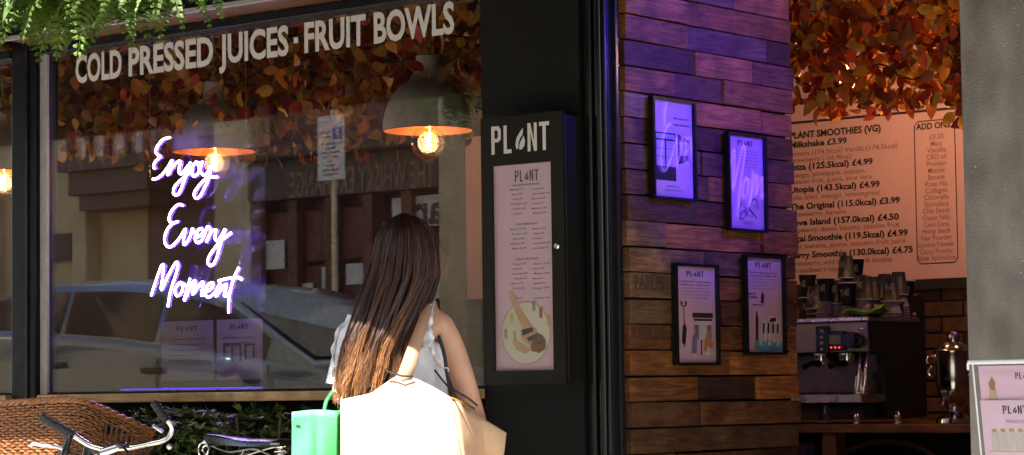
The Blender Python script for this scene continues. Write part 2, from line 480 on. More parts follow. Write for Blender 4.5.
# ----------------------------------------------------------------- shop windows
def shop_window(label, x0, x1):
    w = thing("shop_window", label, "window", ((x0 + x1) / 2, YF, 0))
    zt = Z_GT
    obj("header_rail", MB().bx(x0, x1, YF - .035, YF + .05, zt, zt + .035), frame_black, w, bevel=.003)
    obj("soffit_board", MB().bx(x0, x1, YF - .23, YF - .037, zt + .036, zt + .06), beam_wood, w, bevel=.003)
    obj("white_bead", MB().bx(x0, x1, YF - .246, YF - .232, zt + .030, zt + .046), white_strip, w)
    obj("top_board", MB().bx(x0, x1, YF - .25, YF + .05, zt + .062, Z_TOP - .003), frame_black, w)
    obj("sill", MB().bx(x0, x1, YF - .06, YF + .14, Z_SILL0, Z_SILL1), sill_wood, w, bevel=.003)
    obj("bottom_rail", MB().bx(x0, x1, YF - .004, YF + .05, Z_SILL1 + .002, Z_SILL1 + .009), frame_black, w)
    p = obj("pane", MB().bx(x0 + .002, x1 - .002, YF + .012, YF + .020, Z_SILL1 + .010, zt - .001), pane_glass, w)
    return w, p
win, pane = shop_window("large shop window with white lettering and neon script behind it", X_STRIP + .002, X_PANE_R - .004)
win2, pane2 = shop_window("narrow slice of the next shop window at far left edge", X_LEFT, X_MUL_L - .002)
obj("jamb", MB().bx(X_MUL_R + .003, X_STRIP, YF - .004, YF + .011, Z_SILL1 + .001, Z_GT + .03), white_strip, win, bevel=.002)
obj("inner_ledge", MB().bx(X_LEFT, X_PANE_R, YF + .052, YF + .40, Z_SILL1 - .03, Z_SILL1 + .006), mat("ledge_paint", (.05, .045, .045), .25, var=.1), win)

# lettering stuck on the glass
lm = MB()
a = onY(77, 82.4, YF + .008); b_ = onY(448, 28.2, YF + .008)
caph = onY(78, 55.6, YF).z - onY(78, 82, YF).z
for wd_, q0, q1 in (("COLD", 74, 120), ("PRESSED", 127, 211.5), ("JUICES", 217.5, 287), ("FRUIT", 303, 364.5), ("BOWLS", 372.5, 453)):
    xa_, xb_ = onY(q0, 55, YF).x, onY(q1, 40, YF).x
    put_text(lm, wd_, (xa_, YF + .008, a.z), XP, ZP, caph * .98, width=xb_ - xa_, bold=0.03)
xd_ = onY(294.5, 50, YF).x
lm.box((xd_, YF + .008, a.z + caph * .45), (.022, .001, .022))
obj("lettering", lm, white_vinyl, pane)

# black mullion
mu = thing("window_mullion", "black upright post between the two shop windows", "post", ((X_MUL_L + X_MUL_R) / 2, YF, 0))
obj("post", MB().bx(X_MUL_L, X_MUL_R, YF - .03, YF + .10, Z_SILL0 - .9, Z_TOP - .003), frame_black, mu, bevel=.005)
obj("groove_bead", MB().bx(X_MUL_R - .05, X_MUL_R - .035, YF - .038, YF - .031, Z_SILL0 - .9, Z_TOP - .01), black_gloss, mu)

# stall riser
obj_r = tag(obj("stall_riser", MB().bx(X_LEFT, X_PANE_R - .004, YF + .10, YF + .16, -.1, Z_SILL0 - .002), mat("riser_paint", (.006, .006, .005), .6, spec=.12)), "black panel below the shop window behind the shrubs", "wall panel")

# ----------------------------------------------------------------- black pillar
pil = thing("black_pillar", "wide matt black pillar carrying the menu case", "pillar", ((X_PANE_R + X_COR) / 2, YF, 0))
X_FL = onY(583, 200, YF).x
obj("shaft", MB().bx(X_PANE_R, X_FL, YF - .012, YF + .30, -.1, Z_TOP - .003), black_paint, pil)
obj("moulding", MB().bx(X_FL + .002, X_COR - .06, YF + .008, YF + .30, -.1, Z_TOP - .003), black_gloss, pil, bevel=.004)
mo = MB()
for px, r in ((591, .010), (600, .014), (606, .007)):
    q = onY(px, 200, YF).x
    mo.tube([(q, YF + .004, -.1), (q, YF + .004, Z_TOP - .006)], r, 10)
obj("bead", mo, black_gloss, pil, smooth=True)
obj("corner_post", MB().bx(X_COR - .058, X_COR, YF + .012, Y_P0 - .004, -.1, Z_TOP - .003), black_gloss, pil, bevel=.006)
obj("corner_bead", MB().bx(X_COR + .001, X_COR + .016, YF + .04, YF + .055, -.1, Z_TOP - .003), black_gloss, pil, bevel=.003)

# ----------------------------------------------------------------- plank wall
pw = thing("plank_wall", "return wall clad in rough reclaimed planks beside the entrance", "wall", (X_PLK, (Y_P0 + Y_P1) / 2, 0))
obj("core", MB().bx(X_PLK - .12, X_PLK - .024, Y_P0 - .002, Y_P1 - .012, .02, 2.85), black_matt, pw)
pk = [wood("plank_a", (0.25, 0.090, 0.020), (0.085, 0.029, 0.008), .6, 4, (12, 1.2, 12)),
      wood("plank_b", (0.38, 0.145, 0.030), (0.14, 0.050, 0.012), .6, 5, (12, 1.0, 12)),
      wood("plank_c", (0.15, 0.062, 0.022), (0.05, 0.021, 0.009), .65, 4, (12, 1.5, 12)),
      wood("plank_d", (0.21, 0.11, 0.05), (0.085, 0.042, 0.018), .7, 6, (12, 1.2, 12))]
RH = 0.0878
zb = onX(627, 376, X_PLK).z
z = zb - RH * int(zb / RH) + .002
fixed = {0: [.62], 1: [.18, .63]}
row = 0
rng = random.Random(5)
while z < 2.78:
    y = Y_P0 + rng.uniform(0, .004); ys = [y]
    while True:
        L = rng.uniform(.22, .62)
        if y + L > Y_P1 - .16: break
        y += L; ys.append(y)
    ys.append(Y_P1 + rng.uniform(-.012, .008))
    for i in range(len(ys) - 1):
        dx = rng.choice([0, 0, .002, .004, .007, .010, .012, -.003])
        m = rng.choice(pk)
        hh = RH - rng.uniform(.003, .008)
        skew = rng.uniform(-.0015, .0015)
        mb = MB().bx(X_PLK - .022, X_PLK + dx, ys[i] + .0012, ys[i + 1] - .0012, z, z + hh)
        for p in mb.v:
            p.z += skew * (1 if p.y > (ys[i] + ys[i + 1]) / 2 else -1)
        obj("plank", mb, m, pw, bevel=.0022)
    z += RH; row += 1
st = MB()
p = onX(632, 289, X_PLK); put_text(st, "PARLES", (X_PLK + .0130, p.y, p.z), YP, ZP, .045, width=.17, bold=.02)
p = onX(632, 340, X_PLK); put_text(st, "PARKER", (X_PLK + .0130, p.y, p.z), YP, ZP, .045, width=.18, bold=.02)
obj("stencil", st, mat("stencil_ink", (.06, .03, .018), .8, var=.4, scale=90), pw)

# ----------------------------------------------------------------- grey column right of the entrance
def column_mat():
    m, nt, b = nodes_of("column_grey")
    b.inputs["Roughness"].default_value = .55; b.inputs["Metallic"].default_value = 0.0
    tc = nt.nodes.new("ShaderNodeTexCoord")
    mp = nt.nodes.new("ShaderNodeMapping"); mp.inputs["Scale"].default_value = (1, 1, .55); nt.links.new(tc.outputs["Object"], mp.inputs[0])
    n = nt.nodes.new("ShaderNodeTexNoise"); n.inputs["Scale"].default_value = 9; n.inputs["Detail"].default_value = 9; nt.links.new(mp.outputs[0], n.inputs["Vector"])
    r = nt.nodes.new("ShaderNodeValToRGB")
    r.color_ramp.elements[0].position = .3; r.color_ramp.elements[0].color = (.125, .115, .105, 1)
    r.color_ramp.elements[1].position = .75; r.color_ramp.elements[1].color = (.27, .25, .235, 1)
    nt.links.new(n.outputs[0], r.inputs[0])
    v = nt.nodes.new("ShaderNodeTexVoronoi"); v.inputs["Scale"].default_value = 55; v.inputs["Randomness"].default_value = 1
    nt.links.new(tc.outputs["Object"], v.inputs["Vector"])
    n2 = nt.nodes.new("ShaderNodeTexNoise"); n2.inputs["Scale"].default_value = 11; nt.links.new(tc.outputs["Object"], n2.inputs["Vector"])
    mr = nt.nodes.new("ShaderNodeMapRange"); mr.inputs[1].default_value = .45; mr.inputs[2].default_value = .7; mr.inputs[3].default_value = 0; mr.inputs[4].default_value = .17
    nt.links.new(n2.outputs[0], mr.inputs[0])
    lt = nt.nodes.new("ShaderNodeMath"); lt.operation = 'LESS_THAN'; nt.links.new(v.outputs["Distance"], lt.inputs[0]); nt.links.new(mr.outputs[0], lt.inputs[1])
    mx = nt.nodes.new("ShaderNodeMixRGB"); mx.inputs[2].default_value = (.42, .40, .37, 1)
    nt.links.new(lt.outputs[0], mx.inputs[0]); nt.links.new(r.outputs[0], mx.inputs[1]); nt.links.new(mx.outputs[0], b.inputs["Base Color"])
    ng = nt.nodes.new("ShaderNodeTexNoise"); ng.inputs["Scale"].default_value = 160; ng.inputs["Detail"].default_value = 6; nt.links.new(tc.outputs["Object"], ng.inputs["Vector"])
    bp = nt.nodes.new("ShaderNodeBump"); bp.inputs["Strength"].default_value = .6; bp.inputs["Distance"].default_value = .004
    nt.links.new(ng.outputs[0], bp.inputs["Height"]); nt.links.new(bp.outputs[0], b.inputs["Normal"])
    return m
col = thing("grey_column", "weathered grey column at the right side of the entrance", "column", (X_COL + .25, YF, 0))
obj("shaft", MB().bx(X_COL, X_COL + .62, YF - .02, YF + .24, -.1, Z_TOP - .003), column_mat(), col, bevel=.006)
obj("plinth", MB().bx(X_COL - .02, X_COL + .64, YF - .04, YF + .26, -.12, .22), column_mat(), col, bevel=.006)

# ================================================================= STREET OPPOSITE (seen in the glass)
YO = -6.0
ob = thing("stone_building", "pale stone building across the street with dark bay and plaque", "building", (-20, YO, 0))
gx0, gx1 = -44, mirY(262, 250, YO).x
obj("wall", MB().bx(gx0, gx1, YO - .6, YO, -1, 13), stone_m, ob)
for px0, px1 in ((-30, 2), (84, 98), (226, 262)):
    x0, x1 = mirY(px0, 250, YO).x, mirY(px1, 250, YO).x
    obj("pilaster", MB().bx(x0, x1, YO + .002, YO + .22, -.5, 11), stone_m, ob, bevel=.02)
x0, x1 = mirY(150, 250, YO).x, mirY(226, 250, YO).x
obj("doorway", MB().bx(x0, x1, YO + .002, YO + .06, 0, mirY(190, 120, YO).z), mat("dark_red_door", (.10, .03, .022), .5), ob)
x0, x1 = mirY(98, 180, YO).x, mirY(186, 180, YO).x
z0, z1, z2, z3 = mirY(140, 210, YO).z, mirY(140, 195, YO).z, mirY(140, 172, YO).z, mirY(140, 108, YO).z
brown = mat("brown_timber", (.075, .042, .028), .5, var=.3)
bay = obj("bay", MB().bx(x0 + .15, x1 - .15, YO + .062, YO + .45, z0, z1).bx(x0, x1, YO + .062, YO + .65, z2, z2 + .14).bx(x0 + .08, x1 - .08, YO + .062, YO + .55, z1, z2), brown, ob)
obj("bay_glass", MB().bx(x0 + .1, x1 - .1, YO + .3, YO + .5, z2 + .14, z3), mat("bay_window_glass", (.35, .33, .30), .2, var=.6, scale=3), ob)
bm = MB()
for i in range(5):
    q = x0 + .1 + (x1 - x0 - .2) * i / 4
    bm.bx(q - .04, q + .04, YO + .502, YO + .56, z2 + .14, z3)
obj("bay_bars", bm, brown, ob)
p0, p1 = mirY(50, 262, YO), mirY(72, 233, YO)
pq = obj("plaque", MB().bx(p0.x, p1.x, YO + .002, YO + .05, p0.z, p1.z), mat("plaque_slate", (.035, .03, .035), .5), ob)
for i in range(3): sash_window(ob, -38 + i * 3.6, YO, 2.5, 1.3, 2.4, 1, sash_m)
for i in range(7): sash_window(ob, -42 + i * 3.1, YO, 8.2, 1.2, 2.2, 1, sash_m)
# the timber whisky shop
ws = thing("whisky_shop", "dark red timber shop across the street under gilt sign letters", "shop", (-16, YO, 0))
x0, x1 = gx1 + .01, mirY(452, 250, YO).x
red = wood("red_timber", (.17, .05, .028), (.09, .025, .014), .45, 3, (1, 1, 8), .1, .1)
brickish = mat("dull_brick", (.14, .085, .07), .9, var=.3, scale=9)
obj("wall", MB().bx(x0, x1, YO - .6, YO - .1, -1, 13), brickish, ws)
zs0, zs1 = mirY(350, 196, YO).z, mirY(350, 157, YO).z
obj("sign_board", MB().bx(x0, x1, YO - .098, YO + .25, zs0, zs1), mat("sign_board_paint", (.055, .03, .022), .5), ws)
obj("sign_cornice", MB().bx(x0, x1, YO - .098, YO + .42, zs1 + .002, zs1 + .16), brown, ws, bevel=.03)
tm = MB()
a = mirY(288, 188, YO + .255); b_ = mirY(432, 172, YO + .255)
# read from the street the words run towards -X
put_text(tm, "THE WHISKY EXCHANGE", (b_.x, YO + .256, (a.z + b_.z) / 2 - .12), -XP, ZP, .27, width=b_.x - a.x, bold=.01)
obj("sign_letters", tm, mat("gilt", (.26, .18, .09), .5, .1), ws)
zb0 = ground(-16) + .0
n = 5
for i in range(n):
    q0, q1 = x0 + (x1 - x0) * i / n, x0 + (x1 - x0) * (i + 1) / n
    obj("timber_post", MB().bx(q0, q0 + .14, YO - .098, YO + .20, zb0, zs0 - .002), red, ws, bevel=.01)
    if i < 3:
        for k in range(4):
            zz = zb0 + .1 + k * (zs0 - zb0 - .2) / 4
            obj("timber_panel", MB().bx(q0 + .142, q1 - .002, YO - .098, YO + .08, zz + .02, zz + (zs0 - zb0 - .2) / 4 - .02), red, ws, bevel=.02)
    else:
        obj("shop_glass", MB().bx(q0 + .142, q1 - .002, YO - .098, YO - .02, zb0 + .9, zs0 - .002), dark_glass, ws)
        obj("stall_panel", MB().bx(q0 + .142, q1 - .002, YO - .098, YO + .06, zb0, zb0 + .898), red, ws)
wp = mat("white_panel", (.62, .62, .6), .5, var=.1)
for px0, py0, px1, py1 in ((398, 228, 432, 196), (420, 300, 452, 268), (296, 305, 318, 283), (328, 311, 340, 267), (270, 270, 290, 240), (352, 285, 372, 263)):
    p0, p1 = mirY(px0, py0, YO), mirY(px1, py1, YO)
    o_ = obj("notice", MB().bx(p0.x, p1.x, YO + .102, YO + .12, p0.z, p1.z), wp, ws)
tm = MB()
p0 = mirY(432, 224, YO)
put_text(tm, "are", (mirY(449, 222, YO).x, YO + .125, p0.z), -XP, ZP, .30, bold=.03)
obj("window_lettering", tm, mat("script_ink", (.03, .03, .03), .5), ws)
p0, p1 = mirY(410, 228, YO), mirY(452, 194, YO)
obj("window_banner", MB().bx(p0.x, p1.x, YO + .122, YO + .1225, p0.z, p1.z), wp, ws)
for i in range(4): sash_window(ws, x0 + 1 + i * (x1 - x0) / 4, YO - .1, zs1 + .8, 1.0, 2.0, 1, sash_m)
# pale stone house right of it
ob2 = thing("pale_house", "pale stone house standing right of the timber whisky shop", "building", (-5, YO, 0))
obj("wall", MB().bx(x1 + .01, 30, YO - .6, YO, -3, 13), stone_m, ob2)
obj("pilaster", MB().bx(x1 + .01, mirY(480, 250, YO).x, YO + .002, YO + .25, -1, 11), stone_m, ob2, bevel=.02)
for i in range(11): sash_window(ob2, x1 + 4 + i * 3, YO, 2.0, 1.3, 2.4, 1, sash_m); sash_window(ob2, x1 + 4 + i * 3, YO, 6.6, 1.2, 2.2, 1, sash_m)

# parking sign
p0, p1 = mirY(316, 181, -4.1), mirY(342, 114, -4.1)
ps = thing("parking_sign", "white parking sign with blue P square on a tall grey pole", "sign", ((p0.x + p1.x) / 2, -4.1, ground(p0.x)))
xm = (p0.x + p1.x) / 2
obj("pole", MB().tube([(xm, -4.14, ground(xm)), (xm, -4.14, p1.z + .1)], .03, 10), steel, ps)
pl = obj("plate", MB().bx(p0.x, p1.x, -4.105, -4.095, p0.z, p1.z), mat("sign_white", (.72, .72, .72), .45, var=.05), ps, bevel=.002)
wd, hg = p1.x - p0.x, p1.z - p0.z
bl = obj("blue_square", MB().bx(p1.x - wd * .42, p1.x - wd * .08, -4.093, -4.091, p1.z - hg * .37, p1.z - hg * .19), mat("sign_blue", (.02, .10, .42), .4, var=.03), ps)
tm = MB(); put_text(tm, "P", (p1.x - wd * .17, -4.089, p1.z - hg * .35), -XP, ZP, hg * .13, bold=.03)
obj("letter", tm, wp, bl)
tm = MB()
for i, s in enumerate(("Pay at", "machine")): put_text(tm, s, (p0.x + wd * .48, -4.093, p1.z - hg * (.27 + .07 * i)), -XP, ZP, hg * .035, width=wd * .36, bold=.02)
for i, s in enumerate(("Mon - Sat 8am - 7pm", "Max stay", "2 hours No return", "within 1 hour", "Zone", "Visitor", "Display ticket", "on dashboard")): put_text(tm, s, (xm, -4.093, p1.z - hg * (.45 + .068 * i)), -XP, ZP, hg * .035, width=wd * min(.82, .045 * len(s)), align='C', bold=.02)
obj("sign_words", tm, ink, pl)

# the car in the street
def build_car(cx, cy):
    g = ground(cx)
    t = thing("parked_car", "silver blue hatchback parked across the street, mirrored in the window", "car", (cx, cy, g - .14))
    paint = mat("car_paint", (.13, .165, .22), .14, .6, var=.04, coat=.6)
    glass_d = mat("car_glass", (.02, .022, .025), .05, var=.05)
    trim = mat("car_trim", (.02, .02, .02), .5)
    # stations along the length, front to +X: x, half width, belt height
    S = [(-2.10, .62, .80), (-2.0, .80, .98), (-1.5, .87, 1.02), (-.8, .89, 1.0), (0, .89, .965), (.8, .89, .925), (1.25, .87, .89), (1.75, .80, .80), (2.0, .70, .70), (2.12, .50, .58)]
    vs = []; fs = []
    for x, w, b in S:
        b += .13
        prof = [(.55 * w, .30), (w * .96, .28), (w, .45), (w * 1.0, .68), (w * .985, b - .08), (w * .93, b), (w * .55, b + .035 if x > .9 or x < -1.9 else b), (0, b + .05 if x > .9 or x < -1.9 else b)]
        full = [(y, z) for y, z in prof] + [(-y, z) for y, z in reversed(prof[:-1])]
        vs += [(x, y, z) for y, z in full]
    n = 15
    for i in range(len(S) - 1):
        for k in range(n): fs.append((i * n + k, i * n + (k + 1) % n, (i + 1) * n + (k + 1) % n, (i + 1) * n + k))
    fs.append(tuple(reversed(range(n)))); fs.append(tuple((len(S) - 1) * n + k for k in range(n)))
    sl = -.055
    def T(p): k = 1.08; return Vec((cx + p[0] * k, cy + p[1] * k, g - .14 + p[2] * k + sl * p[0] * k))
    body = mesh_obj("body", [T(p) for p in vs], fs, paint, t, smooth=True)
    # cabin
    C = [(-2.02, .76, .98, 1.12), (-1.75, .78, 1.01, 1.36), (-1.45, .79, 1.01, 1.47), (-.5, .80, .99, 1.51), (.1, .80, .96, 1.485), (.45, .80, .945, 1.41), (1.25, .78, .88, 1.03)]
    vs = []; fs = []
    for x, w, b, r in C:
        b += .13
        k = (r - b) / .5
        wr = w - .17 * k
        full = [(w, b - .03), (wr, r - .05 * k), (wr - .09, r), (0, r + .012), (-wr + .09, r), (-wr, r - .05 * k), (-w, b - .03)]
        vs += [(x, y, z) for y, z in full]
    n = 7
    for i in range(len(C) - 1):
        for k in range(n - 1): fs.append((i * n + k, i * n + k + 1, (i + 1) * n + k + 1, (i + 1) * n + k))
    mesh_obj("roof", [T(p) for p in vs], fs, paint, t, smooth=True)
    def side_pt(x, f, s):
        for i in range(len(C) - 1):
            if C[i][0] <= x <= C[i + 1][0]:
                u = (x - C[i][0]) / (C[i + 1][0] - C[i][0])
                w, b, r = [C[i][j] * (1 - u) + C[i + 1][j] * u for j in (1, 2, 3)]
                b += .13
                k = (r - b) / .5; wr = w - .17 * k
                y = w + (wr - w) * f; z = b - .03 + (r - .05 * k - b + .03) * f
                return (x, s * (y + .006), z)
    for s in (1, -1):
        for xs in ((-1.72, -1.0), (-.96, -.12), (-.06, .86)):
            m_ = 5; q = []
            xx = [xs[0] + (xs[1] - xs[0]) * i / m_ for i in range(m_ + 1)]
            for x in xx: q.append(side_pt(x, .14, s))
            for x in reversed(xx): q.append(side_pt(x, .90, s))
            mesh_obj("side_window", [T(p) for p in q], [tuple(range(len(q))) if s > 0 else tuple(reversed(range(len(q))))], glass_d, t)
        for x in (-.62, .28):
            h = MB().box(T((x - .5 + .2, s * .895, .95)), (.20, .035, .035)); obj("handle", h, trim, t, bevel=.01)
        for x in (-1.02, .02, .98):
            obj("door_seam", MB().tube([T((x, s * .893, .50)), T((x + .01, s * .896, .75)), T((x, s * .885, 1.03))], .005, 5), trim, t)
        obj("waist_trim", MB().tube([T((x_, s * (.835 + .006), (1.10 if x_ < -1 else 1.10 - .045 * (x_ + 1)))) for x_ in (-1.75, -1.2, -.6, 0, .5, .95)], .008, 6), chrome, t)
        obj("sill_trim", MB().bx(*[v_ for v_ in (T((-1.0, 0, 0)).x, T((1.0, 0, 0)).x, T((0, s * .875, 0)).y, T((0, s * .905, 0)).y, T((0, 0, .36)).z, T((0, 0, .44)).z)]), trim, t)
        obj("mirror", MB().ell(T((.72, s * .98, 1.0)), (.07, .1, .07)), paint, t, smooth=True)
        for x in (-1.28, 1.32):
            c = T((x, s * .80, .315))
            w = MB()
            prof = [(.20, -.10), (.29, -.10), (.315, -.06), (.315, .06), (.29, .10), (.20, .10)]
            for r_, y_ in prof: pass
            ring = MB().lathe([(r_, y_) for r_, y_ in prof], (0, 0, 0), 24)
            wv = [Vec((p.x, p.z, p.y)) + c for p in ring.v]
            wh = mesh_obj("wheel", wv, ring.f, rubber, t, smooth=True)
            rim = MB().lathe([(0, .07), (.06, .09), (.16, .07), (.205, .095)], (0, 0, 0), 20)
            mesh_obj("rim", [Vec((p.x, s * p.z, p.y)) + c for p in rim.v], rim.f, steel, wh, smooth=True)
    q = [(.47, .62, 1.37), (.47, -.62, 1.37), (1.18, -.70, 1.06), (1.18, .70, 1.06)]
    mesh_obj("windscreen", [T((x + .012, y, z + .02)) for x, y, z in q], [(0, 1, 2, 3)], glass_d, t)
    q = [(-1.57, .60, 1.26), (-1.57, -.60, 1.26), (-1.98, -.68, 1.03), (-1.98, .68, 1.03)]
    mesh_obj("rear_window", [T((x - .015, y, z + .015)) for x, y, z in q], [(0, 3, 2, 1)], glass_d, t)
    for s in (1, -1):
        obj("headlight", MB().ell(T((1.93, s * .58, .66)), (.10, .16, .07)), mat("lamp_lens", (.6, .6, .6), .1), t, smooth=True)
        obj("tail_light", MB().ell(T((-2.02, s * .66, .86)), (.06, .12, .09)), mat("tail_lens", (.35, .02, .02), .2), t, smooth=True)
pc = mirY(145, 285, 2.0)
build_car(pc.x + .05, 2.0 - .89 * 1.08)

# ================================================================= FERNS ON THE CANOPY EDGE
leaf_a = mat("fern_green", (.075, .135, .014), .5, var=.3, scale=9, rand=.35, spec=.4)
leaf_b = mat("ivy_green", (.10, .16, .014), .45, var=.3, scale=9, rand=.3, spec=.4)
leaf_c = mat("broad_leaf_green", (.08, .14, .03), .4, var=.2, scale=14, rand=.2)
for m_ in (leaf_a, leaf_b, leaf_c):
    nt = m_.node_tree; b = nt.nodes["Principled BSDF"]
    tl = nt.nodes.new("ShaderNodeBsdfTranslucent"); mx = nt.nodes.new("ShaderNodeMixShader"); mx.inputs[0].default_value = .35
    src = b.inputs["Base Color"].links[0].from_socket
    nt.links.new(src, tl.inputs[0]); out = [n for n in nt.nodes if n.type == 'OUTPUT_MATERIAL'][0]
    nt.links.new(b.outputs[0], mx.inputs[1]); nt.links.new(tl.outputs[0], mx.inputs[2]); nt.links.new(mx.outputs[0], out.inputs[0])
def frond_mesh(seed, L, droop):
    rg = random.Random(seed); mb = MB()
    N = 24; pts = []
    for i in range(N + 1):
        u = i / N
        pts.append(Vec((L * (u - .25 * droop * u * u), .02 * math.sin(3 * u + seed), .10 * L * math.sin(2.2 * u) - droop * L * u * u)))
    mb.tube(pts, [.0022 * (1 - .7 * i / N) for i in range(N + 1)], 4)
    for i in range(2, N):
        u = i / N; p = pts[i]; t = (pts[i + 1] - pts[i - 1]).normalized()
        side = Vec((0, 1, 0)); upn = t.cross(side).normalized()
        ln = L * .34 * math.sin(math.pi * (u * .82 + .16)) ** .8 * (1 - .45 * u)
        for s in (-1, 1):
            d = (side * s + t * .45 + upn * rg.uniform(-.35, .2)).normalized()
            w = t * (L * .027)
            q = p + d * ln * rg.uniform(.85, 1.1)
            mid = p + d * ln * .5 + upn * .006
            # lobed leaflet: a scalloped blade
            a1 = p + d * ln * .12 + w * .7; a2 = p + d * ln * .12 - w * .7
            b1 = mid + w * .95; b2 = mid - w * .95
            c1 = p + d * ln * .8 + w * .5; c2 = p + d * ln * .8 - w * .5
            mb.add([p, a1, b1, c1, q, c2, b2, a2, mid], [(0, 1, 8), (1, 2, 8), (2, 3, 8), (3, 4, 8), (4, 5, 8), (5, 6, 8), (6, 7, 8), (7, 0, 8)])
    me = bpy.data.meshes.new("frond"); me.from_pydata(mb.v, [], mb.f); me.update(); me.materials.append(leaf_a); return me
fr_me = [frond_mesh(1, .27, .55), frond_mesh(2, .31, .75), frond_mesh(3, .23, .42), frond_mesh(4, .27, .95)]
def ivy_mesh(seed, L):
    rg = random.Random(seed); mb = MB(); N = 14
    pts = [Vec((.05 * u + .03 * math.sin(4 * u + seed), .03 * math.sin(3 * u), -L * u * u * .9 + .03 * math.sin(3 * u))) for u in [i / N for i in range(N + 1)]]
    mb.tube(pts, .002, 4)
    for p in pts[1:]:
        for k in range(3):
            a = rg.uniform(0, 6.28); d = Vec((math.cos(a), math.sin(a), rg.uniform(-.5, .4))).normalized()
            s = Vec((-d.y, d.x, rg.uniform(-.6, .6))).normalized(); l = rg.uniform(.014, .024)
            c = p + d * .012
            mb.add([c, c + d * l * .5 + s * l * .36, c + d * l, c + d * l * .5 - s * l * .36], [(0, 1, 2), (0, 2, 3)])
    me = bpy.data.meshes.new("ivy_stem"); me.from_pydata(mb.v, [], mb.f); me.update(); me.materials.append(leaf_b); return me
iv_me = [ivy_mesh(1, .16), ivy_mesh(2, .17), ivy_mesh(5, .12)]
def blade_mesh():
    mb = MB(); N = 10; row = []
    vs = []; fs = []
    for i in range(N + 1):
        u = i / N; w = .045 * math.sin(math.pi * min(1, u * .9 + .1)) ** .7 * (1 - u * .35)
        for s in (-1, 0, 1): vs.append(Vec((.05 + .17 * u - .03 * u * u, s * w, .03 - .16 * u * u - (0 if s else .012))))
    for i in range(N):
        for k in range(2): fs.append((i * 3 + k, i * 3 + k + 1, i * 3 + 4 + k, i * 3 + 3 + k))
    me = bpy.data.meshes.new("broad_leaf"); me.from_pydata(vs, [], fs); me.update(); me.materials.append(leaf_c); me.shade_smooth(); return me
bl_me = blade_mesh()
rg = random.Random(21)
def kids(t, name, meshes, n, lo, hi, sc0=(.85, 1.2), dz=(-.02, .08)):
    for k in range(n):
        o = bpy.data.objects.new(name, rg.choice(meshes)); link(o); o.parent = t
        a = rg.uniform(lo, hi); s = rg.uniform(*sc0)
        o.location = (rg.uniform(-.07, .07), rg.uniform(-.05, .05), rg.uniform(*dz))
        o.rotation_euler = (rg.uniform(-.3, .3), rg.uniform(-.25, .25), a); o.scale = (s, s, s)
Y_E = YF - P_CAN
x = -6.75; i = 0
ORD = ['first', 'second', 'third', 'fourth', 'fifth', 'sixth', 'seventh', 'eighth', 'ninth', 'tenth', 'eleventh', 'twelfth', 'thirteenth', 'fourteenth', 'fifteenth', 'sixteenth', 'seventeenth', 'eighteenth']
while x < -5.44:
    t = thing("fern", "feathery green fern hanging over the canopy edge, %s from the left" % ORD[min(i, 17)], "fern", (x, Y_E - .03, zc_edge + .11 + rg.uniform(-.02, .05) - .10 * max(0, min(1, (x + 6.35) / .7))), "ferns along the canopy edge")
    kids(t, "frond", fr_me, 17 if -6.8 < x < -5.3 else 7, math.radians(-200), math.radians(20), (.85, 1.2) if x < -5.62 else (.55, .8))
    x += rg.uniform(.075, .11)
    i += 1
for i, px in enumerate((22, 118)):
    p = onY(px, 5, Y_E - .05)
    t = thing("ivy", ("bright small-leaved ivy trail left of the black mullion on the canopy edge", "bright small-leaved ivy trail on the canopy above the word PRESSED")[i], "ivy", (p.x, Y_E - .06, zc_edge + .11), "ivy trails on the canopy edge")
    kids(t, "stem", iv_me, 12, 0, 6.28)
p = onY(62, 0, Y_E - .10)
t = thing("broad_leaf_plant", "broad pointed leaf hanging among ferns above the black mullion", "plant", (p.x, Y_E - .10, zc_edge + .05))
kids(t, "leaf", [bl_me], 3, math.radians(-120), math.radians(-60), (.9, 1.1), (0, .03))

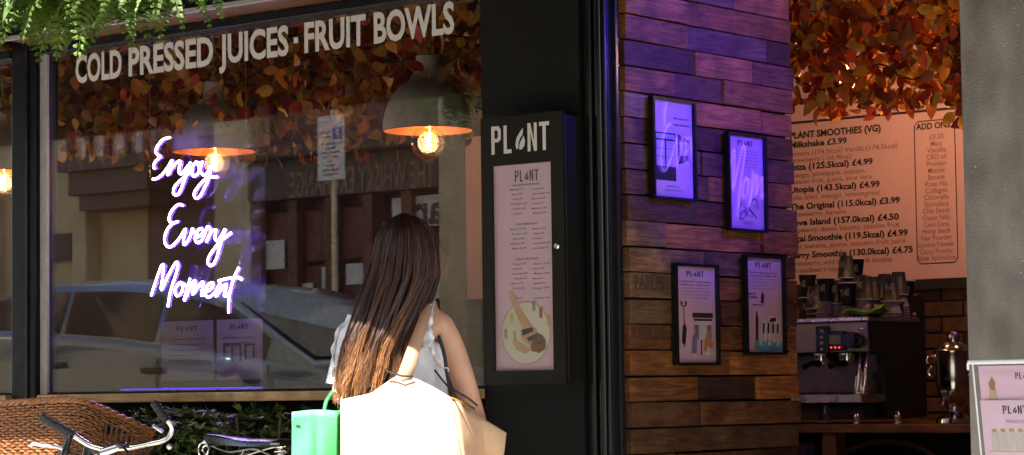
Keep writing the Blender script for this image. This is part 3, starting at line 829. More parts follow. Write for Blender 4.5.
# ================================================================= INSIDE THE WINDOW
# ---- pendant lamps
concrete = mat("lamp_concrete", (.36, .33, .28), .75, var=.2, scale=25, bump=.2)
copper = mat("lamp_copper", (.36, .15, .065), .4, .5, var=.1)
brass = mat("lamp_brass", (.55, .38, .12), .3, 1.0)
bulb_g = glass("bulb_glass", .05, (1.0, .86, .62))
fil_m = emat("filament", (1.0, .42, .08), 28)
cord_m = mat("lamp_cord", (.22, .24, .03), .7, var=.6, scale=60)
def pendant(loc, label, power, shade=True):
    x, y, z = loc                       # z of the shade rim
    t = thing("pendant_lamp", label, "lamp", (x, y, z + .3), "pendant lamps inside the shop")
    rr = .172
    if shade:
        prof = [(.044, .21), (.06, .208)] + [(rr * math.sin(math.radians(a)), .205 * math.cos(math.radians(a))) for a in range(24, 91, 6)]
        obj("shade", MB().lathe(prof, (x, y, z), 40), concrete, t, smooth=True)
        prof2 = [(r * .975, h - .004) for r, h in prof[1:]]
        obj("shade_lining", MB().lathe(list(reversed(prof2)), (x, y, z), 40), copper, t, smooth=True)
    obj("cap", MB().lathe([(.0, .285), (.036, .285), (.042, .28), (.042, .205), (.03, .20)], (x, y, z), 20), concrete, t, smooth=True)
    obj("collar", MB().lathe([(0, .305), (.014, .305), (.014, .285)], (x, y, z), 12), brass, t, smooth=True)
    cd = MB()
    for s in (0, math.pi):
        cd.tube([(x + .004 * math.cos(i * .9 + s), y + .004 * math.sin(i * .9 + s), z + .30 + i * .02) for i in range(max(2, int((2.86 - z - .30) / .02) + 1))], .0045, 5)
    obj("cord", cd, cord_m, t, smooth=True)
    zb_ = z - .048; br = .067
    prof = [(.016, zb_ + br * 1.55), (.018, zb_ + br * 1.2)] + [(br * math.sin(math.radians(a)), zb_ + br * math.cos(math.radians(a))) for a in range(22, 181, 10)]
    obj("bulb", MB().lathe([(r, h - z) for r, h in prof], (x, y, z), 24), bulb_g, t, smooth=True)
    obj("holder", MB().lathe([(0, .15), (.022, .15), (.022, .055), (.016, .05)], (x, y, z), 14), brass, t, smooth=True)
    f = MB()
    f.tube([(x + .011 * math.cos(i * .55), y + .011 * math.sin(i * .55), zb_ + .035 - i * .0011) for i in range(60)], .0022, 5)
    f.tube([(x, y, z + .05), (x + .011, y, zb_ + .035)], .0015, 4)
    obj("filament", f, fil_m, t)
    ld = bpy.data.lights.new("bulb_light", 'POINT'); ld.energy = power; ld.color = (1.0, .66, .40); ld.shadow_soft_size = .05
    lo = bpy.data.objects.new("bulb_light", ld); link(lo); lo.parent = t; lo.location = Vec((x, y, zb_)) - wloc(t)
YL = 7.0
p = onY(428, 130, YL); pendant(p, "domed pendant lamp nearest the black pillar, round bulb glowing", 1.0)
p = onY(214, 151, YL); pendant(p, "domed pendant lamp behind the neon word Enjoy", 1.0)
p = onY(3, 172, YL); pendant(p, "pendant lamp behind the far left window slice", 1.3)
pendant((-5.78, 9.55, 2.52), "bare bulb pendant buried in autumn leaves over the coffee machine", 2.2, False)
pendant((-3.9, 8.2, 2.50), "unseen bare bulb pendant added in the entrance to light the leaves", 2.4, False)  # added bulb, out of view, lights the leaves from the front
pendant((-8.1, 9.55, 2.52), "unseen bare bulb pendant added over the far left counter end for the board", 2.2, False)  # added out of view to brighten the second menu board
pendant((-5.05, 9.55, 2.52), "bare bulb pendant buried in autumn leaves over the steel urn", 2.2, False)

# ---- autumn leaves
cols = [(.60, .19, .025), (.46, .065, .02), (.74, .38, .04), (.30, .04, .02), (.55, .27, .045), (.20, .055, .025)]
lv_m = []
for i, c in enumerate(cols):
    m_ = mat("autumn_leaf_%s" % "abcdef"[i], c, .5, var=.25, scale=20, rand=.3)
    nt = m_.node_tree; b = nt.nodes["Principled BSDF"]
    tl = nt.nodes.new("ShaderNodeBsdfTranslucent"); mx = nt.nodes.new("ShaderNodeMixShader"); mx.inputs[0].default_value = .35
    nt.links.new(b.inputs["Base Color"].links[0].from_socket, tl.inputs[0]); out = [n for n in nt.nodes if n.type == 'OUTPUT_MATERIAL'][0]
    nt.links.new(b.outputs[0], mx.inputs[1]); nt.links.new(tl.outputs[0], mx.inputs[2]); nt.links.new(mx.outputs[0], out.inputs[0])
    lv_m.append(m_)
def leaf_geo(seed):
    rg = random.Random(seed); L = .060; W = rg.uniform(.0175, .022)
    us = [0, .1, .26, .46, .66, .83, .94, 1]; ws = [.06, .55, .93, 1, .82, .48, .17, .02]
    vs = []; fs = []; curl = rg.uniform(-.3, .5); cup = rg.uniform(.15, .5)
    for u, w in zip(us, ws):
        zz = -curl * L * u * u
        vs += [Vec((-W * w, 0 + cup * W * w, 0)) + Vec((0, zz, -L * u)), Vec((0, zz, -L * u)), Vec((W * w, cup * W * w, 0)) + Vec((0, zz, -L * u))]
    for i in range(len(us) - 1):
        for k in (0, 1): fs.append((i * 3 + k, i * 3 + k + 1, i * 3 + 4 + k, i * 3 + 3 + k))
    return vs, fs
lg = [leaf_geo(s) for s in range(4)]
lm_ = {}
for gi, (vs, fs) in enumerate(lg):
    for mi, m_ in enumerate(lv_m):
        me = bpy.data.meshes.new("leaf"); me.from_pydata(vs, [], fs); me.update(); me.materials.append(m_); me.shade_smooth(); lm_[gi, mi] = me
def foliage(t, boxes, n_ind, n_stuff, seed, front, weights):
    """leaves of a garland: single leaves where they show, one mass behind"""
    rg = random.Random(seed)
    vol = [(b[1] - b[0]) * (b[5] - b[4]) for b in boxes]
    for k in range(n_ind):
        b = rg.choices(boxes, vol)[0]
        o = bpy.data.objects.new("leaf", lm_[rg.randrange(4), rg.choices(range(6), weights)[0]]); link(o); o.parent = t
        u = rg.random() ** .8
        w = Vec((rg.uniform(b[0], b[1]), b[2] + rg.random() * front, b[4] + (b[5] - b[4]) * u))
        o.location = w - wloc(t); s = rg.uniform(.8, 1.35); o.scale = (s, s, s)
        o.rotation_euler = (rg.gauss(0, .5), rg.gauss(0, .65), rg.gauss(.6, .9))
    mbs = [MB() for _ in lv_m]
    for k in range(n_stuff):
        b = rg.choices(boxes, vol)[0]
        gi = rg.randrange(4); mi = rg.choices(range(6), weights)[0]
        vs, fs = lg[gi]; s = rg.uniform(.8, 1.3)
        rot = Matrix.Rotation(rg.gauss(.6, 1.2), 3, 'Z') @ Matrix.Rotation(rg.gauss(0, .7), 3, 'Y') @ Matrix.Rotation(rg.gauss(0, .6), 3, 'X')
        w = Vec((rg.uniform(b[0], b[1]), b[2] + front + rg.random() * max(.01, (b[3] - b[2] - front)), b[4] + .03 + (b[5] - b[4]) * rg.random()))
        mbs[mi].add([w + rot @ (p * s) for p in vs], fs)
    vs = []; fs = []; mi_l = []
    for mi, mb in enumerate(mbs):
        n = len(vs); vs += mb.v; fs += [tuple(i + n for i in f) for f in mb.f]; mi_l += [mi] * len(mb.f)
    o = mesh_obj("dense_leaves", vs, fs, None, t, kind="stuff", smooth=False)
    for m_ in lv_m: o.data.materials.append(m_)
    o.data.polygons.foreach_set("material_index", mi_l)
    o.data.shade_smooth()
    tw = MB()
    for k in range(14):
        b = boxes[k % len(boxes)]
        y = rg.uniform(b[2] + .35, b[3]); z0 = rg.uniform(b[4] + .12, b[5])
        pts = [(b[0] + (b[1] - b[0]) * i / 16, y + .05 * math.sin(i * .8 + k), z0 + .05 * math.sin(i * 1.1 + k * 2)) for i in range(17)]
        tw.tube(pts, .004, 5)
    obj("vines", tw, mat("vine_brown", (.06, .035, .02), .8), t)
zl = onY(260, 128, 6.95).z
fl = thing("autumn_garland", "ceiling of orange and red autumn leaves hanging behind the window", "foliage", (-7.1, 7.3, 2.8))
foliage(fl, [(-8.75, -5.62, 6.80, 8.3, zl, 2.72)], 300, 2900, 3, .22, (5, 3, 5, 3, 5, 2))
zq = onY(870, 98, 8.6).z
xa, xb_ = onY(786, 50, 8.6).x - .25, onY(968, 50, 8.6).x + .15
fl2 = thing("autumn_garland", "canopy of orange red and yellow leaves over the counter menu board", "foliage", (-5.3, 8.8, 2.8))
pj = onY(950, 100, 8.35)
foliage(fl2, [(xa, xb_, 8.45, 9.35, zq, 2.80), (pj.x - .12, pj.x + .25, 8.3, 8.5, onY(950, 122, 8.4).z, 2.5)], 290, 1900, 8, .3, (5, 5, 4, 4, 3, 3))

# ---- neon script
neon_core = emat("neon_core", (.60, .42, 1.0), 22)
neon_halo = emat("neon_halo", (.10, .015, 1.0), 1.0)  # glow around the tubes, painted as a wider violet emitting strand
def cr(off, k, pts): return [(off[0] + x * k, off[1] + y * k) for x, y in pts]
W_ENJOY = [[(150, 45), (110, 57), (78, 95), (66, 130), (80, 155), (95, 163), (65, 187), (52, 222), (60, 236)],
           [(48, 298), (75, 292), (120, 252), (165, 182), (150, 230), (138, 272), (165, 230), (198, 192), (214, 195), (205, 250), (222, 265), (262, 215)],
           [(275, 195), (250, 270), (215, 365), (190, 395), (172, 382), (183, 338), (235, 287), (285, 248)],
           [(312, 190), (288, 225), (286, 270), (306, 280), (330, 240), (318, 200), (345, 205)],
           [(348, 190), (336, 245), (358, 275), (385, 250), (402, 218), (388, 290), (360, 352), (330, 405), (306, 412), (300, 378), (340, 322), (385, 287), (438, 285)]]
W_EVERY = [[(168, 64), (140, 58), (102, 95), (85, 145), (100, 170), (140, 160), (100, 178), (70, 220), (58, 275), (75, 312), (105, 308), (150, 260), (185, 205), (172, 288), (185, 298), (215, 250), (226, 205), (240, 228)],
           [(240, 265), (285, 237), (284, 205), (262, 213), (244, 262), (258, 290), (290, 265), (320, 192), (337, 225), (310, 285), (345, 222), (370, 213)],
           [(372, 208), (364, 262), (385, 275), (426, 208), (405, 270), (375, 380), (345, 427), (321, 415), (330, 370), (390, 290), (462, 230)]]
W_MOMENT = [[(78, 285), (115, 170), (150, 75), (166, 80), (158, 160), (150, 245), (200, 140), (245, 60), (262, 56), (262, 100), (215, 250), (195, 362)],
            [(278, 192), (245, 240), (255, 285), (285, 270), (300, 222), (278, 192), (320, 212)],
            [(350, 165), (330, 240), (310, 320), (365, 200), (388, 190), (370, 275), (420, 205), (442, 195), (430, 280), (452, 268)],
            [(452, 262), (500, 235), (510, 197), (480, 205), (455, 260), (475, 295), (520, 268), (562, 196), (548, 240), (530, 290), (590, 213), (606, 216), (590, 288), (625, 268)],
            [(692, 88), (655, 170), (625, 290), (620, 405)], [(548, 182), (610, 165), (690, 158), (712, 176)]]
neon_core2 = emat("neon_core_violet", (.42, .20, 1.0), 1.1)
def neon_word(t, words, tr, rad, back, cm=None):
    core = MB(); halo = MB()
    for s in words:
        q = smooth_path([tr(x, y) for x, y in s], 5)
        core.tube(q, rad, 8); halo.tube([p_ + back * rad * 1.6 for p_ in q], rad * 1.9, 8)
    w = obj("neon_word", halo, neon_halo, t, smooth=True)
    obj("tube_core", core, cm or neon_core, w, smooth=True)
YN = 6.76
c0 = onY(195, 225, YN)
ns = thing("neon_sign", "violet white neon script Enjoy Every Moment hanging inside the window", "neon sign", c0)
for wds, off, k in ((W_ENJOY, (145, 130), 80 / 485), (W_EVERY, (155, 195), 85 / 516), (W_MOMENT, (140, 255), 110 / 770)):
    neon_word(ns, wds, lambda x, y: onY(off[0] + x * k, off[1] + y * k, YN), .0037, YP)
pa, pb = onY(140, 318, YN + .03), onY(254, 128, YN + .03)
obj("backing_sheet", MB().bx(pa.x, pb.x, YN + .085, YN + .090, pa.z, pb.z), acrylic, ns)
wr = MB()
for px in (150, 246):
    q = onY(px, 130, YN + .09); wr.tube([(q.x, YN + .09, pb.z - .02), (q.x, YN + .09, 2.86)], .0015, 4)
obj("hanging_wire", wr, steel, ns)

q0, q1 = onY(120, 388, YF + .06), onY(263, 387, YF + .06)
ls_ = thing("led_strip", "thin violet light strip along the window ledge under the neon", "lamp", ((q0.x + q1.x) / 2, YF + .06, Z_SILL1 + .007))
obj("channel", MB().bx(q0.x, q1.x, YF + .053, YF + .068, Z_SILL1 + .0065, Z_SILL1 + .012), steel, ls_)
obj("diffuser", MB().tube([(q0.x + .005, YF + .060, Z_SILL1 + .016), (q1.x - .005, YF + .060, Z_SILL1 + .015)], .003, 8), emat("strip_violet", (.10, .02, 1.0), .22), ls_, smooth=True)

# second neon, on the far side of the entrance, seen in the poster glass
XN = -3.46
def virt(px, py):
    p_ = onX(px, py, 2 * (X_PLK + .03) - XN); return Vec((XN, p_.y, p_.z))
c0 = virt(725, 150)
ns2 = thing("neon_sign", "violet neon script on the entrance side wall, mirrored in poster glass", "neon sign", c0)
def fit(words, x0, y0, x1, y1):
    X_ = [p[0] for s in words for p in s]; Y_ = [p[1] for s in words for p in s]
    return lambda x, y: virt(x0 + (x - min(X_)) / (max(X_) - min(X_)) * (x1 - x0), y0 + (y - min(Y_)) / (max(Y_) - min(Y_)) * (y1 - y0))
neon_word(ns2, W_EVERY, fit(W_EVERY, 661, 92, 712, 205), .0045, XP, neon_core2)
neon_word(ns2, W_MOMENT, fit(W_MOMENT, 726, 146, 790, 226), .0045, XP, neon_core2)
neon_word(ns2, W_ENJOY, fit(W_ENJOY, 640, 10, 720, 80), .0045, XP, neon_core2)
pa, pb = virt(635, 235), virt(800, 20)
lt = thing("added_spot", "unseen violet spot lamp added behind the grey column to wash the planks", "lamp", (-3.41, 7.12, 2.46))  # added lamp, hidden by the column, washes the upper planks violet
obj("bracket", MB().bx(-3.47, -3.402, 7.105, 7.135, 2.44, 2.49), frame_black, lt)
sp_a = Vec((-3.52, 7.12, 2.46)); sp_t = Vec((X_PLK, 7.22, 2.24)); sp_d = (sp_t - sp_a).normalized()
obj("can", MB().tube([sp_a - sp_d * .06, sp_a - sp_d * .055, sp_a + sp_d * .02], [.028, .036, .042], 18, caps=False), frame_black, lt, smooth=True)
obj("lens", MB().tube([sp_a - sp_d * .008, sp_a - sp_d * .004], .036, 18), emat("violet_lens", (.085, .006, 1.0), 6), lt)
ld = bpy.data.lights.new("violet_fill", 'SPOT'); ld.energy = 50; ld.color = (.035, .004, 1.0); ld.shadow_soft_size = .03; ld.spot_size = math.radians(64); ld.spot_blend = .8
lo = bpy.data.objects.new("violet_fill", ld); link(lo); lo.parent = lt; lo.location = sp_a + sp_d * .03 - wloc(lt); lo.rotation_euler = sp_d.to_track_quat('-Z', 'Y').to_euler()
obj("backing_sheet", MB().bx(XN + .03, XN + .036, pa.y, pb.y, pa.z, pb.z), mat("neon_board", (.01, .01, .012), .5), ns2)

# ---- posters standing on the inner ledge
pink_paper = mat("pink_paper", (.72, .44, .52), .6, var=.05, scale=6)
salmon = mat("salmon_card", (.26, .19, .17), .6, var=.05)
for (pxs, lab, kind_) in (((162, 381, 213, 320), "salmon price card standing on the inner window ledge, left of two", 0), ((217, 380, 262, 318), "salmon card with drawn shop front on the inner window ledge", 1)):
    y = YF + .36
    p0, p1 = onY(pxs[0], pxs[1], y), onY(pxs[2], pxs[3], y)
    t = thing("window_card", lab, "poster", ((p0.x + p1.x) / 2, y, p0.z))
    obj("card", MB().bx(p0.x, p1.x, y, y + .004, p0.z, p1.z), salmon, t)
    w, h = p1.x - p0.x, p1.z - p0.z
    tm = MB(); logo(tm, (p0.x + w * .3, y - .002, p1.z - h * .17), XP, ZP, h * .09, w * .4)
    for i in range(5 if not kind_ else 2): tm.bx(p0.x + w * .15, p0.x + w * (.85 - .1 * (i % 2)), y - .003, y - .001, p1.z - h * (.3 + .09 * i), p1.z - h * (.31 + .09 * i))
    if kind_:
        q = lambda u, v: (p0.x + w * u, p0.z + h * v)
        for u0, u1, v0, v1 in ((.15, .55, .55, .6), (.15, .19, .3, .55), (.33, .36, .3, .55), (.51, .55, .3, .55), (.62, .66, .32, .58), (.8, .84, .36, .54), (.62, .84, .55, .59)):
            a1, b1 = q(u0, v0), q(u1, v1); tm.bx(a1[0], b1[0], y - .003, y - .001, a1[1], b1[1])
    obj("print", tm, ink, t)

# ================================================================= MENU CASE ON THE PILLAR
YC = YF - .11
m0, m1 = onY(486.5, 385, YC), onY(562, 110.5, YC)
mx0, mx1, mz0, mz1 = m0.x - .012, m1.x, m0.z, m1.z
mc = thing("menu_case", "black wall menu case with white PLANT heading and pink menu", "sign", ((mx0 + mx1) / 2, YF - .012, mz0))
case_m = mat("case_black", (.008, .007, .005), .45, var=.1, spec=.22)
obj("case", MB().bx(mx0 + .012, mx1 + .0, YC + .014, YF - .014, mz0 + .01, mz1 - .01), case_m, mc, bevel=.004)
i0, i1 = onY(494, 371, YC), onY(550.5, 160, YC)
ix0, ix1, iz0, iz1 = i0.x, i1.x, i0.z, i1.z - .004
dr = MB()
dr.bx(mx0, ix0, YC, YC + .012, mz0, mz1); dr.bx(ix1, mx1, YC, YC + .012, mz0, mz1)
dr.bx(ix0, ix1, YC, YC + .012, iz1, mz1); dr.bx(ix0, ix1, YC, YC + .012, mz0, iz0)
door = obj("door", dr, case_m, mc)
lav = mat("lavender_paper", (.70, .48, .65), .55, var=.04, scale=5)
sheet = obj("menu_sheet", MB().bx(ix0, ix1, YC + .0125, YC + .0135, iz0, iz1), lav, mc)
obj("door_glass", MB().bx(ix0 + .001, ix1 - .001, YC + .004, YC + .006, iz0 + .001, iz1 - .001), thin_glass, mc)
tm = MB(); a = onY(491.5, 154, YC - .001); h = onY(491.5, 126, YC).z - a.z
logo(tm, (a.x, YC - .0008, a.z - .003), XP, ZP, h, onY(549.5, 150, YC).x - a.x)
obj("heading", tm, white_vinyl, door)
lk = onY(556.5, 246, YC)
obj("lock", MB().lathe([(0, .004), (.008, .004), (.011, 0)], (0, 0, 0), 14), chrome, door, smooth=True)
lko = [o for o in bpy.data.objects if o.name == "lock"][0]; lko.rotation_euler = (math.radians(90), 0, 0); lko.location = Vec((lk.x, YC - .002, lk.z)) - wloc(door)
tm = MB(); ys = YC + .0115; w = ix1 - ix0; h = iz1 - iz0
logo(tm, (ix0 + w * .36, ys, iz1 - h * .085), XP, ZP, h * .055, w * .40)
put_text(tm, "PLANT SMOOTHIES AND PROTEIN", (ix0 + w * .55, ys, iz1 - h * .105), XP, ZP, h * .008, width=w * .45, align='C', bold=.02)
rg = random.Random(9)
items = ["Milkshake 3.99", "Ibiza 4.99", "Utopia 4.99", "The Original 3.99", "Love Island 4.50", "Acai Smoothie 4.99", "Berry 4.75", "Protein 5.50", "Matcha 4.50"]
v = .125
for i in range(22):
    if i in (6, 11): v += .03; put_text(tm, ("COLD PRESSED JUICES", "FRUIT BOWLS")[i == 11], (ix0 + w * .55, ys, iz1 - h * v), XP, ZP, h * .008, width=w * .36, align='C', bold=.02); v += .022
    if i < 16 or i % 2 == 0:
        put_text(tm, items[i % 9], (ix0 + w * (.28 + .02 * (i % 3)), ys, iz1 - h * v), XP, ZP, h * .0075, width=w * rg.uniform(.16, .30), bold=.015)
        put_text(tm, items[(i + 4) % 9], (ix0 + w * (.64 + .02 * (i % 2)), ys, iz1 - h * (v + .004)), XP, ZP, h * .0075, width=w * rg.uniform(.16, .30), bold=.015)
    v += .0235
obj("menu_print", tm, mat("menu_ink", (.07, .045, .07), .6), sheet)
# picture: a figure curled on a large round plate
def disc(cx, cz, rx, rz, y, n=40): return [(cx + rx * math.cos(2 * math.pi * i / n), y, cz + rz * math.sin(2 * math.pi * i / n)) for i in range(n)]
S = lambda px, py: onY(px, py, ys)
pc_ = S(526, 333); re = S(526, 301).z - pc_.z
obj("plate_rim", MB().poly(disc(pc_.x, pc_.z, re * 1.0, re, ys)), mat("plate_edge", (.50, .42, .33), .6), sheet)
obj("plate_print", MB().poly(disc(pc_.x, pc_.z, re * .95, re * .95, ys - .0008)), mat("plate_white", (.70, .67, .60), .6, var=.03), sheet)
fg = MB(); y3 = ys - .0016
def pp(mb, pts, y): mb.poly([Vec((S(a_, b__).x, y, S(a_, b__).z)) for a_, b__ in pts])
pp(fg, [(509, 291), (512, 290), (517, 302), (526, 316), (533, 327), (530, 333), (524, 331), (516, 314), (511, 300)], y3)
pp(fg, [(520, 330), (536, 328), (540, 338), (530, 345), (522, 340)], y3 - .0004)
pp(fg, [(513, 342), (518, 341), (528, 347), (531, 350), (526, 354), (517, 350)], y3 - .0008)
obj("figure_print", fg, mat("skin_print", (.58, .36, .24), .6), sheet)
fg = MB(); pp(fg, [(522, 330), (533, 327), (534, 331), (523, 336)], y3 - .0012); pp(fg, [(527, 338), (538, 333), (540, 336), (530, 342)], y3 - .0012)
obj("swimsuit_print", fg, ink, sheet)
fg = MB(); pp(fg, [(534, 339), (541, 334), (546, 340), (546, 349), (540, 353), (532, 351), (531, 346)], y3 - .0016)
obj("hair_print", fg, mat("hair_print", (.16, .055, .025), .6), sheet)
for i, (a_, b__, cc) in enumerate(((512, 318, (.6, .45, .1)), (534, 306, (.25, .3, .2)), (541, 313, (.4, .06, .08)), (549, 320, (.55, .35, .06)), (506, 334, (.5, .3, .25)), (515, 336, (.45, .42, .1)))):
    fg = MB(); pp(fg, [(a_ - 1.6, b__ - 5), (a_ + 1.4, b__ - 5), (a_ + 1.8, b__ + 5), (a_ - 1.2, b__ + 5)], y3)
    obj("bottle_print", fg, mat("bottle_ink_%s" % "abcdef"[i], cc, .6), sheet)
cb = MB(); q = onY(483, 112, YF - .03)
cb.tube(smooth_path([(q.x - .03, YF - .03, q.z + .002), (q.x - .01, YF - .06, q.z + .012), (q.x + .015, YF - .05, q.z + .004), (q.x + .03, YF - .06, q.z - .02)], 5), .005, 7)
obj("cable", cb, rubber, mc, smooth=True)

# ================================================================= POSTERS ON THE PLANKS
def poster(label, q, tilt, kind_):
    (ax, ay), (bx_, by) = q             # top-left and bottom-right pixels of the frame
    xf = X_PLK + .0145
    a = onX(ax, ay, xf); b = onX(bx_, by, xf)
    y0, y1, z0, z1 = a.y, b.y, b.z, a.z
    t = thing("framed_poster", label, "poster", (xf, (y0 + y1) / 2, z0), "framed posters on the plank wall")
    f = .010; d = .022
    fr = MB()
    fr.bx(xf, xf + d, y0, y0 + f, z0, z1); fr.bx(xf, xf + d, y1 - f, y1, z0, z1)
    fr.bx(xf, xf + d, y0 + f, y1 - f, z0, z0 + f); fr.bx(xf, xf + d, y0 + f, y1 - f, z1 - f, z1)
    obj("frame", fr, frame_black, t)
    sh = obj("sheet", MB().bx(xf, xf + .008, y0 + f, y1 - f, z0 + f, z1 - f), pink_paper, t)
    obj("cover_glass", MB().bx(xf + .014, xf + .016, y0 + f + .001, y1 - f - .001, z0 + f + .001, z1 - f - .001), glass("poster_glass", .045, (.98, .98, .98)), t)
    w, h = y1 - y0, z1 - z0
    P_ = lambda u, v, e=0: Vec((xf + .0088 + e, y0 + w * u, z0 + h * v))
    tm = MB()
    def bar(u0, v0, u1, v1, mb=None, e=0): (mb or tm).poly([P_(u0, v0, e), P_(u1, v0, e), P_(u1, v1, e), P_(u0, v1, e)])
    def shape(mb, pts, e=0): mb.poly([P_(u, v, e) for u, v in pts])
    if kind_ == 0:
        put_text(tm, "PLANT", P_(.72, .80), YP, ZP, h * .02, width=w * .36, align='C', bold=.02); put_text(tm, "RESTAURANT", P_(.72, .74), YP, ZP, h * .016, width=w * .36, align='C', bold=.03)
        bar(.08, .19, .57, .66); shape(tm, [(.62, .36), (.90, .40), (.90, .60), (.62, .66)])
        pn = MB()
        for u0, u1 in ((.12, .315), (.345, .54)):
            for v0, v1 in ((.33, .42), (.425, .50), (.505, .58)): bar(u0, v0, u1, v1, pn, .0006)
        for k in range(2):
            u0 = .655 + k * .12; shape(pn, [(u0, .45), (u0 + .10, .455), (u0 + .10, .575), (u0, .60)], .0006)
        bar(.12, .60, .54, .645, pn, .0006)
        obj("drawing_panes", pn, mat("pale_lilac_ink", (.50, .40, .52), .6), sh)
        put_text(tm, "ENJOY", P_(.5, .13), YP, ZP, h * .014, width=w * .3, align='C'); put_text(tm, "EVERY MOMENT", P_(.5, .09), YP, ZP, h * .014, width=w * .4, align='C')
    else:
        logo(tm, P_(.30, .875), YP, ZP, h * .055, w * .40)
        gm = MB()
        for i in range(6):
            u = .12 + .04 * (i % 2)
            (put_text(tm if i < 2 and kind_ > 1 else gm, ["Finding the best plants", "since 2019", "cold pressed juices and bowls", "smoothies made to order", "fresh every morning", "ask our team today"][i], P_(.5, .82 - .032 * i), YP, ZP, h * .013, width=w * (.72 - .06 * (i % 3)), align='C', bold=.02))
        obj("small_print", gm, ink_mauve, sh)
        if kind_ == 1:
            rgk = random.Random(4)
            gm = MB()
            for k in range(9):
                u, v = rgk.uniform(.35, .75), rgk.uniform(.15, .33)
                gm.tube(smooth_path([P_(u + .1 * math.cos(k + j * 1.3), v + .05 * math.sin(k * 2 + j * 1.6)) for j in range(5)], 4), .0012, 4)
            obj("sketch", gm, mat("sketch_ink", (.2, .12, .2), .6), sh)
            bar(.38, .10, .68, .105); bar(.42, .08, .64, .085)
        if kind_ == 2:
            nv = MB(); cr_ = MB(); og = MB(); wt = MB()
            # a street scene: shop, lamp, people
            bar(.42, .47, .98 - .08, .52); bar(.45, .44, .88, .46)
            for u0, u1 in ((.46, .56), (.76, .86)): bar(u0, .26, u1, .43, nv)
            bar(.58, .26, .74, .43, wt); bar(.46, .40, .86, .44, wt, .0005)
            bar(.215, .18, .235, .58); shape(tm, [(.15, .60), (.19, .58), (.20, .62), (.16, .64)]); shape(tm, [(.25, .60), (.29, .58), (.30, .62), (.26, .64)]); bar(.17, .58, .29, .59)
            shape(tm, [(.17, .22), (.25, .20), (.29, .36), (.24, .42), (.19, .38)]); shape(og, [(.20, .42), (.25, .42), (.255, .46), (.21, .47)], .0005)
            shape(nv, [(.38, .12), (.50, .12), (.52, .27), (.47, .33), (.41, .28)], .0005); shape(og, [(.43, .32), (.48, .32), (.485, .36), (.44, .37)], .001)
            shape(og, [(.66, .14), (.72, .14), (.76, .20), (.88, .16), (.90, .22), (.78, .28), (.84, .33), (.76, .34), (.70, .26)], .0005)
            shape(wt, [(.42, .06), (.50, .05), (.52, .11), (.44, .12)], .0005); shape(tm, [(.60, .10), (.63, .10), (.64, .25), (.61, .25)])
            shape(wt, [(.70, .10), (.84, .10), (.80, .16), (.74, .15)], .001)
            obj("blue_shapes", nv, mat("slate_blue_ink", (.16, .18, .30), .6), sh); obj("orange_shapes", og, mat("orange_ink", (.62, .26, .07), .6), sh); obj("white_shapes", wt, mat("white_ink", (.68, .62, .66), .6), sh)
        if kind_ == 3:
            bl_ = MB(); wt = MB()
            shape(bl_, [(.25, .06), (.50, .03), (.95, .05), (.95, .12), (.60, .16), (.25, .13)])
            bar(.20, .495, .50, .505); put_text(tm, "BATH", P_(.12, .60), YP, ZP, h * .02, width=w * .18, bold=.03); put_text(tm, "SUPPER", P_(.12, .565), YP, ZP, h * .02, width=w * .22, bold=.03)
            shape(tm, [(.42, .52), (.50, .52), (.51, .60), (.47, .64), (.43, .60)])
            shape(tm, [(.28, .14), (.34, .14), (.35, .36), (.325, .44), (.30, .44), (.28, .36)])
            for k in range(5): shape(wt, [(.36 + .11 * k, .10 + .03 * (k % 2)), (.43 + .11 * k, .09 + .03 * (k % 2)), (.45 + .11 * k, .24 + .04 * (k % 3)), (.39 + .11 * k, .27 + .04 * (k % 2))], .0006)
            for k in range(4): shape(tm, [(.45 + .12 * k, .22), (.49 + .12 * k, .22), (.50 + .12 * k, .31), (.46 + .12 * k, .33)], .0012)
            shape(wt, [(.40, .28), (.90, .30), (.86, .37), (.70, .40), (.48, .37)]); shape(tm, [(.62, .33), (.80, .34), (.78, .38), (.66, .37)], .001)
            obj("blue_shapes", bl_, mat("pool_blue_ink", (.08, .36, .52), .6), sh); obj("white_shapes", wt, mat("white_ink", (.68, .62, .66), .6), sh)
    obj("print", tm, ink, sh)
poster("framed poster with drawn double doors, upper left of the four", ((648, 96), (693, 202.5)), 0, 0)
poster("framed poster with PLANT heading and faint sketch, upper right", ((723.5, 131.5), (764, 233.5)), 0, 1)
poster("framed poster of a shop and street figures, lower left", ((671, 263), (716, 365.5)), 0, 2)
poster("framed poster with blue pool scene, lower right of the four", ((741, 254.5), (782.5, 355)), 0, 3)

# ================================================================= COUNTER AND BACK WALL
# ---- menu boards
board_m = mat("salmon_board", (.72, .45, .49), .32, var=.04, scale=2, spec=.4)
YM = YB - .035
def board(label, x0, x1, z0, z1):
    t = thing("menu_board", label, "menu board", ((x0 + x1) / 2, YB, z0))
    f = obj("panel", MB().bx(x0, x1, YM, YB - .02, z0, z1), board_m, t)
    obj("bottom_rail", MB().bx(x0 - .01, x1 + .01, YM - .02, YB - .02, z0 - .05, z0 - .002), black_matt, t)
    return t, f
bz0 = onY(880, 281, YM).z
bx0, bx1 = onY(786, 200, YM).x, onY(972, 200, YM).x + .12
bt, bp_ = board("salmon pink smoothie menu board above the coffee machine", bx0, bx1, bz0, 2.75)
q0, q1 = onY(466, 200, YM).x, onY(540, 200, YM).x
board("salmon pink board glimpsed through the window beside the menu case", q0, q1, bz0, onY(470, 137, YM).z)
yt = YM - .002
tb = MB(); tg = MB()
def line(mb, s, px, py, px1, cap_px, bold=.02):
    a = onY(px, py, yt); w = onY(px1, py, yt).x - a.x
    put_text(mb, s, a, XP, ZP, cap_px * 12.1 / F, width=w, bold=bold)
line(tb, "PLANT SMOOTHIES (VG)", 790, 139, 881, 6.4, .035)
